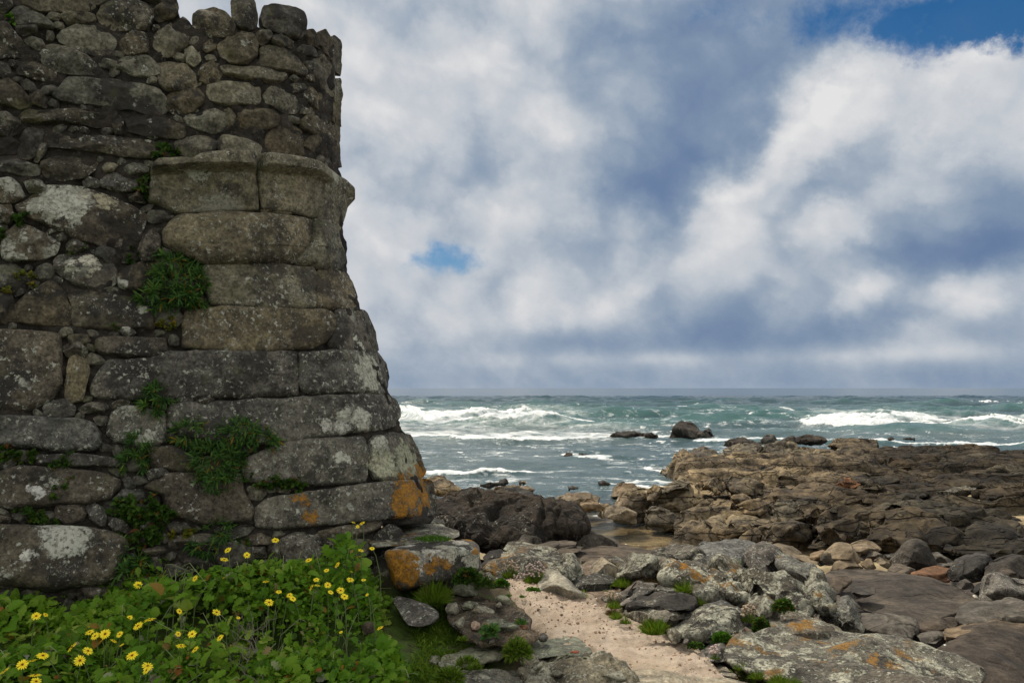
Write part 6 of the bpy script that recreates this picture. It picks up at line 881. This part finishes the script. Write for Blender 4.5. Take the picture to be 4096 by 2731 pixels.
# ---------------------------------------------------------------- tufts, weeds and thrift on the ground
def tuft(name, label, tile, cx, cy, rx, ry, Y, kind, n, mat, size, cat='grass tuft', flowers=0, fm=None, depth=.5, h=.4):
    size *= .62 if kind in 'bgl' else .75; n = int(n*1.5)
    ox, oy, k = TILES[tile]; base = P(ox+k*cx, oy+k*(cy+ry*.8), Y); sx = k*rx*Y/F; sz = k*ry*Y/F*2
    r_ = np.sqrt(RNG.rand(n)); th = RNG.rand(n)*6.283; x, y = r_*np.cos(th), r_*np.sin(th)
    if kind in 'bg':
        Pp = base+np.stack([x*sx*.75, y*sx*depth, 0*x-.01], -1); A = np.stack([x*1.1, y*.9, np.full(n, .9)], -1)+rdir(n, .5); U = np.tile([0, -1, .2], (n, 1))+rdir(n, .6); L = size*(.5+.7*RNG.rand(n))*(1.15-.5*r_)
    else:
        hz = np.sqrt(np.clip(1-r_**2, 0, 1)); zz = RNG.rand(n)**.5*hz; Pp = base+np.stack([x*sx, y*sx*depth, zz*sz*.9], -1); A = np.stack([x, y-.3, zz+.25], -1)+rdir(n, .8); U = np.tile([0, -.4, 1], (n, 1))+rdir(n, .6); L = size*(.6+.7*RNG.rand(n))
    V, Fa, ti = scatter({'b': BLD, 'g': NEE, 'r': RND, 'n': NEE, 'l': LOB}[kind], Pp, A, U, L, tw(n, odd=.06)); parts = [('foliage', V, Fa, ti, mat)]
    if flowers:
        hv, hf = ico(1); Vs, Fs, q = [], [], 0; Sv, Sf, qs = [], [], 0
        for j in range(flowers):
            a = RNG.rand()*6.283; rr_ = math.sqrt(RNG.rand()); b0 = base+np.array([math.cos(a)*rr_*sx*.5, math.sin(a)*rr_*sx*.4, 0]); tp = base+np.array([math.cos(a)*rr_*sx*1.1, math.sin(a)*rr_*sx*.7, sz*(h+.75*RNG.rand())*(1.1-.35*rr_)])
            Vs.append(hv*np.array([1, 1, .75])*RNG.uniform(.006, .010)*(1+.25*RNG.rand(len(hv), 1))+tp); Fs.append(hf+q); q += len(hv); V2, F2 = tube([b0, (b0+tp)/2+RNG.normal(size=3)*.006, tp], .0012, .0009, 3); Sv.append(V2); Sf.append(F2+qs); qs += len(V2)
        parts += [('flower_heads', np.concatenate(Vs), np.concatenate(Fs), None, fm or M_thr), ('flower_stems', np.concatenate(Sv), np.concatenate(Sf), None, M_stem)]
    if len(parts) == 1:
        o = link(name, mk_mesh(name, V-base, Fa, mat, smooth=False, fattr={'tint': ti}), loc=base); return tag(o, label, cat)
    return plant(name, label, cat, parts, base)
for a in (('grass_tuft', 'bright grass tuft growing above the dark mound', 11, 795, 590, 62, 45, 5.55, 'b', 170, M_grs, .15), ('grass_tuft', 'largest bright grass tuft along the sand edge', 11, 510, 960, 100, 55, 4.72, 'b', 420, M_grs, .15), ('grass_tuft', 'thin grass tuft at the left rim of the sand', 11, 240, 885, 45, 32, 4.95, 'b', 110, M_grs, .08), ('grass_tuft', 'small grass tuft by the folded grey rock', 11, 150, 845, 40, 30, 5.05, 'b', 100, M_grs, .08), ('grass_tuft', 'little grass tuft under the slanted grey layers', 11, 130, 745, 42, 30, 5.3, 'b', 110, M_grs, .08), ('grass_tuft', 'grass patch below the bulging white boulder', 11, 210, 530, 75, 45, 6.0, 'b', 260, M_grs, .12), ('dry_grass', 'dry reddish grass along the base of the white boulder', 11, 430, 520, 170, 40, 6.0, 'b', 420, M_dry, .09),
 ('dry_grass', 'dry brown grass tuft lying on the sand', 11, 860, 1390, 42, 28, 4.25, 'b', 140, M_dry, .06), ('dry_grass', 'brown dry tuft beside the small grass tuft on the rim', 11, 110, 800, 60, 35, 5.15, 'b', 200, M_dry, .07), ('dry_grass', 'dry grass tuft in front of the dark mound', 11, 740, 770, 50, 30, 5.2, 'b', 130, M_dry, .07), ('grass_tuft', 'narrow grass wisps beneath the lens shaped rock', 11, 930, 710, 45, 40, 5.45, 'b', 100, M_grs, .10), ('grass_tuft', 'grass tuft in the cleft of the smooth grey boulder', 11, 1305, 340, 20, 22, 6.85, 'b', 40, M_grs, .08), ('grass_tuft', 'grass tuft under the corner of the big front slab', 11, 1340, 1315, 65, 35, 4.25, 'b', 260, M_grs, .07), ('grass_tuft', 'second grass tuft under the big front slab', 11, 1480, 1395, 50, 42, 4.05, 'b', 220, M_grs, .075), ('grass_tuft', 'third and widest grass tuft under the big front slab', 11, 1690, 1440, 85, 50, 3.92, 'b', 420, M_grs, .08), ('grass_tuft', 'last grass tuft under the slab at the lower edge', 11, 1830, 1460, 50, 40, 3.85, 'b', 200, M_grs, .07),
 ('grass_tuft', 'long dark grass clump below the fallen block', 10, 90, 690, 125, 90, 4.95, 'b', 620, M_grs, .20), ('grass_tuft', 'grass fringe growing by the black rock foot', 10, 1575, 690, 35, 45, 5.6, 'b', 90, M_grs, .09), ('grass_tuft', 'grass tuft beside the slanted rock edge', 10, 1880, 785, 42, 32, 5.25, 'b', 130, M_grs, .08), ('grass_tuft', 'small tuft with dry stems on the sand rim', 10, 1905, 890, 42, 30, 4.95, 'b', 130, M_grs, .08), ('moss_tuft', 'bright green moss strip at the top of the sand', 10, 1070, 650, 70, 20, 5.65, 'r', 220, M_brt, .022), ('moss_tuft', 'tiny green tuft alone on the sand top', 10, 832, 686, 22, 14, 5.5, 'g', 60, M_brt, .035), ('moss_tuft', 'tiny green tuft with a pebble beside it on the sand', 10, 965, 690, 24, 18, 5.45, 'g', 70, M_brt, .035), ('moss_tuft', 'fresh green cushion by the flat grey stone', 10, 760, 575, 60, 28, 5.75, 'r', 260, M_brt, .025), ('weed', 'leafy weed clump under the right end of the fallen block', 10, 420, 510, 120, 60, 5.05, 'r', 420, M_brm, .04), ('weed', 'trailing weed beside the leafy clump under the block', 10, 590, 590, 80, 50, 5.15, 'n', 260, M_brm, .04), ('weed', 'spiky green rosette on the conglomerate rock', 10, 955, 945, 52, 26, 4.5, 'g', 90, M_sam, .055), ('weed', 'grey green rosette between the set stones', 10, 650, 1065, 55, 42, 4.35, 'l', 60, M_sam, .06), ('weed', 'small rosette on the moss beside the conglomerate', 10, 375, 1105, 42, 30, 4.4, 'g', 80, M_grs, .05),
 ('weed', 'mossy weed cushion between the smooth slab and the low stone', 10, 920, 1250, 105, 90, 4.15, 'n', 520, M_grs, .05), ('weed', 'flat moss weed on the low spotted stone', 10, 420, 1370, 90, 38, 4.08, 'n', 320, M_grs, .035), ('weed', 'small moss patch between the low and the rough stone', 10, 505, 1412, 50, 18, 4.0, 'n', 130, M_grs, .03), ('weed', 'row of green weeds in the joint of the flat slab', 5, 600, 440, 170, 22, 5.3, 'g', 260, M_brt, .055), ('weed', 'dense green weed at the lower edge under the bed', 10, 230, 1520, 120, 60, 3.85, 'n', 520, M_grs, .05), ('shrub', 'small round shrub between two grey rocks', 11, 1515, 945, 65, 62, 4.85, 'r', 420, M_brm, .028), ('shrub', 'dark shrub with dry heads on the ridge side', 11, 1725, 760, 85, 55, 5.1, 'r', 420, M_brm, .028), ('shrub', 'dwarf plant with orange leaf at the sand edge', 11, 1150, 1060, 75, 34, 4.68, 'r', 320, M_brt, .030), ('shrub', 'tiny reddish dwarf plant on the sand', 11, 900, 1130, 60, 20, 4.58, 'r', 140, M_brm, .022)):
    tuft(*a, cat='grass tuft' if 'grass' in a[0] else 'plant')
tuft('thrift', 'thrift with dry pinkish heads before the orange spotted rock', 10, 850, 450, 80, 70, 6.0, 'b', 320, M_grs, .10, 'flower', 50, M_thd); tuft('thrift', 'fullest pink thrift cushion beside the triangular boulder', 10, 1100, 500, 85, 85, 5.85, 'b', 620, M_grs, .13, 'flower', 75, M_thr, h=.5); tuft('thrift', 'sparse thrift in the gap below the fullest cushion', 10, 950, 540, 60, 45, 5.9, 'b', 200, M_brt, .07, 'flower', 36, M_thr)
tuft('thrift', 'dry white thrift heads above the round shrub', 11, 1400, 840, 60, 70, 5.0, 'b', 160, M_grs, .09, 'flower', 46, M_thd); tuft('thrift', 'dry thrift heads near the slanted rock layers', 11, 120, 680, 70, 40, 5.5, 'b', 90, M_dry, .06, 'flower', 36, M_thd); tuft('thrift', 'single pale thrift bunch in front of the grey slab', 11, 1085, 1205, 45, 45, 4.4, 'b', 110, M_grs, .04, 'flower', 26, M_thr, h=.5)
# grass and moss on the ground beside the bed, pebbles on the sand: beyond counting
def turf(n, S, size, seed, mat, name, dens=.0):
    mn, mx = S.min(0), S.max(0); x = RNG.uniform(mn[0], mx[0], n*3); y = RNG.uniform(mn[1], mx[1], n*3); q = np.stack([x, y, 0*x+seed], -1); k = inpoly(x, y, S) & (fbm(q*3.5, 3, 71) > dens+.2*(RNG.rand(len(x))-.5)); x, y = x[k][:n], y[k][:n]; m = len(x)
    az_ = RNG.rand(m)*6.283; A = np.stack([np.cos(az_), np.sin(az_), .5+1.4*RNG.rand(m)], -1); V, Fa, ti = scatter(BLD+NEE, np.stack([x, y, ground_z(x, y)-.003], -1), A, np.tile([0, 0, 1.], (m, 1))+rdir(m, .6), size*(.5+.9*RNG.rand(m)), np.clip(tw(m)*.6+.4*np.clip(.5+fbm(np.stack([x, y, 0*x], -1)*2.5, 2, 72), 0, 1)*.9, 0, 1)); return V, Fa, ti
V, Fa, ti = turf(26000, np.array([(-.75, 2.6), (.15, 2.6), (.1, 3.8), (-.1, 4.3), (-.2, 4.8), (-.1, 5.4), (-.75, 5.5), (-.55, 4.4)]), .045, 3, M_grs, 'grass', -.25)
tag(link('grass', mk_mesh('grass', V, Fa, M_grs, smooth=False, fattr={'tint': ti})), kind='stuff')
V, Fa, ti = turf(5200, np.array([(.3, 6.6), (1.5, 6.4), (3.0, 5.2), (2.6, 4.2), (1.35, 4.0), (1.05, 4.9), (.55, 5.5)]), .05, 8, M_grs, 'sparse_grass', .12)
tag(link('sparse_grass', mk_mesh('sparse_grass', V, Fa, M_grs, smooth=False, fattr={'tint': ti})), kind='stuff')
x, y = RNG.uniform(-.3, 2.0, 5200), RNG.uniform(3.3, 6.6, 5200); sdp = sdist(x, y, SP); q = np.stack([x, y, 0*x], -1); k = (sdp > -.1) & ((sdp < .18+.25*RNG.rand(len(x))) | (fbm(q*4, 3, 75) > .25) | (RNG.rand(len(x)) < .22)); x, y = x[k], y[k]
jx = np.clip(((x+.5)/.012).round().astype(int), 0, len(xs2)-1); jy = np.clip(((y-3.2)/.014).round().astype(int), 0, len(ys2)-1); z = Z2[jy, jx]; v, Fa = ico(1); m = len(x); s = .003+.007*RNG.rand(m)**4
V = (v[None]*s[:, None, None]*(1+.5*RNG.rand(m, 1, 3))+np.stack([x, y, z+s*.2], -1)[:, None]).reshape(-1, 3); Fp = (Fa[None]+np.arange(m)[:, None, None]*len(v)).reshape(-1, 3)
pb_m, t, bs = new_mat('pebble_mix'); c = t.ramp(t.attr('tint'), [(0, (.10, .075, .055)), (.4, (.28, .20, .14)), (.7, (.42, .31, .22)), (1, (.60, .54, .46))]); t.l.new(c, bs.inputs['Base Color']); bs.inputs['Roughness'].default_value = .8
tag(link('pebbles', mk_mesh('pebbles', V, Fp, pb_m, fattr={'tint': np.repeat(RNG.rand(m), len(Fa))})), kind='stuff')
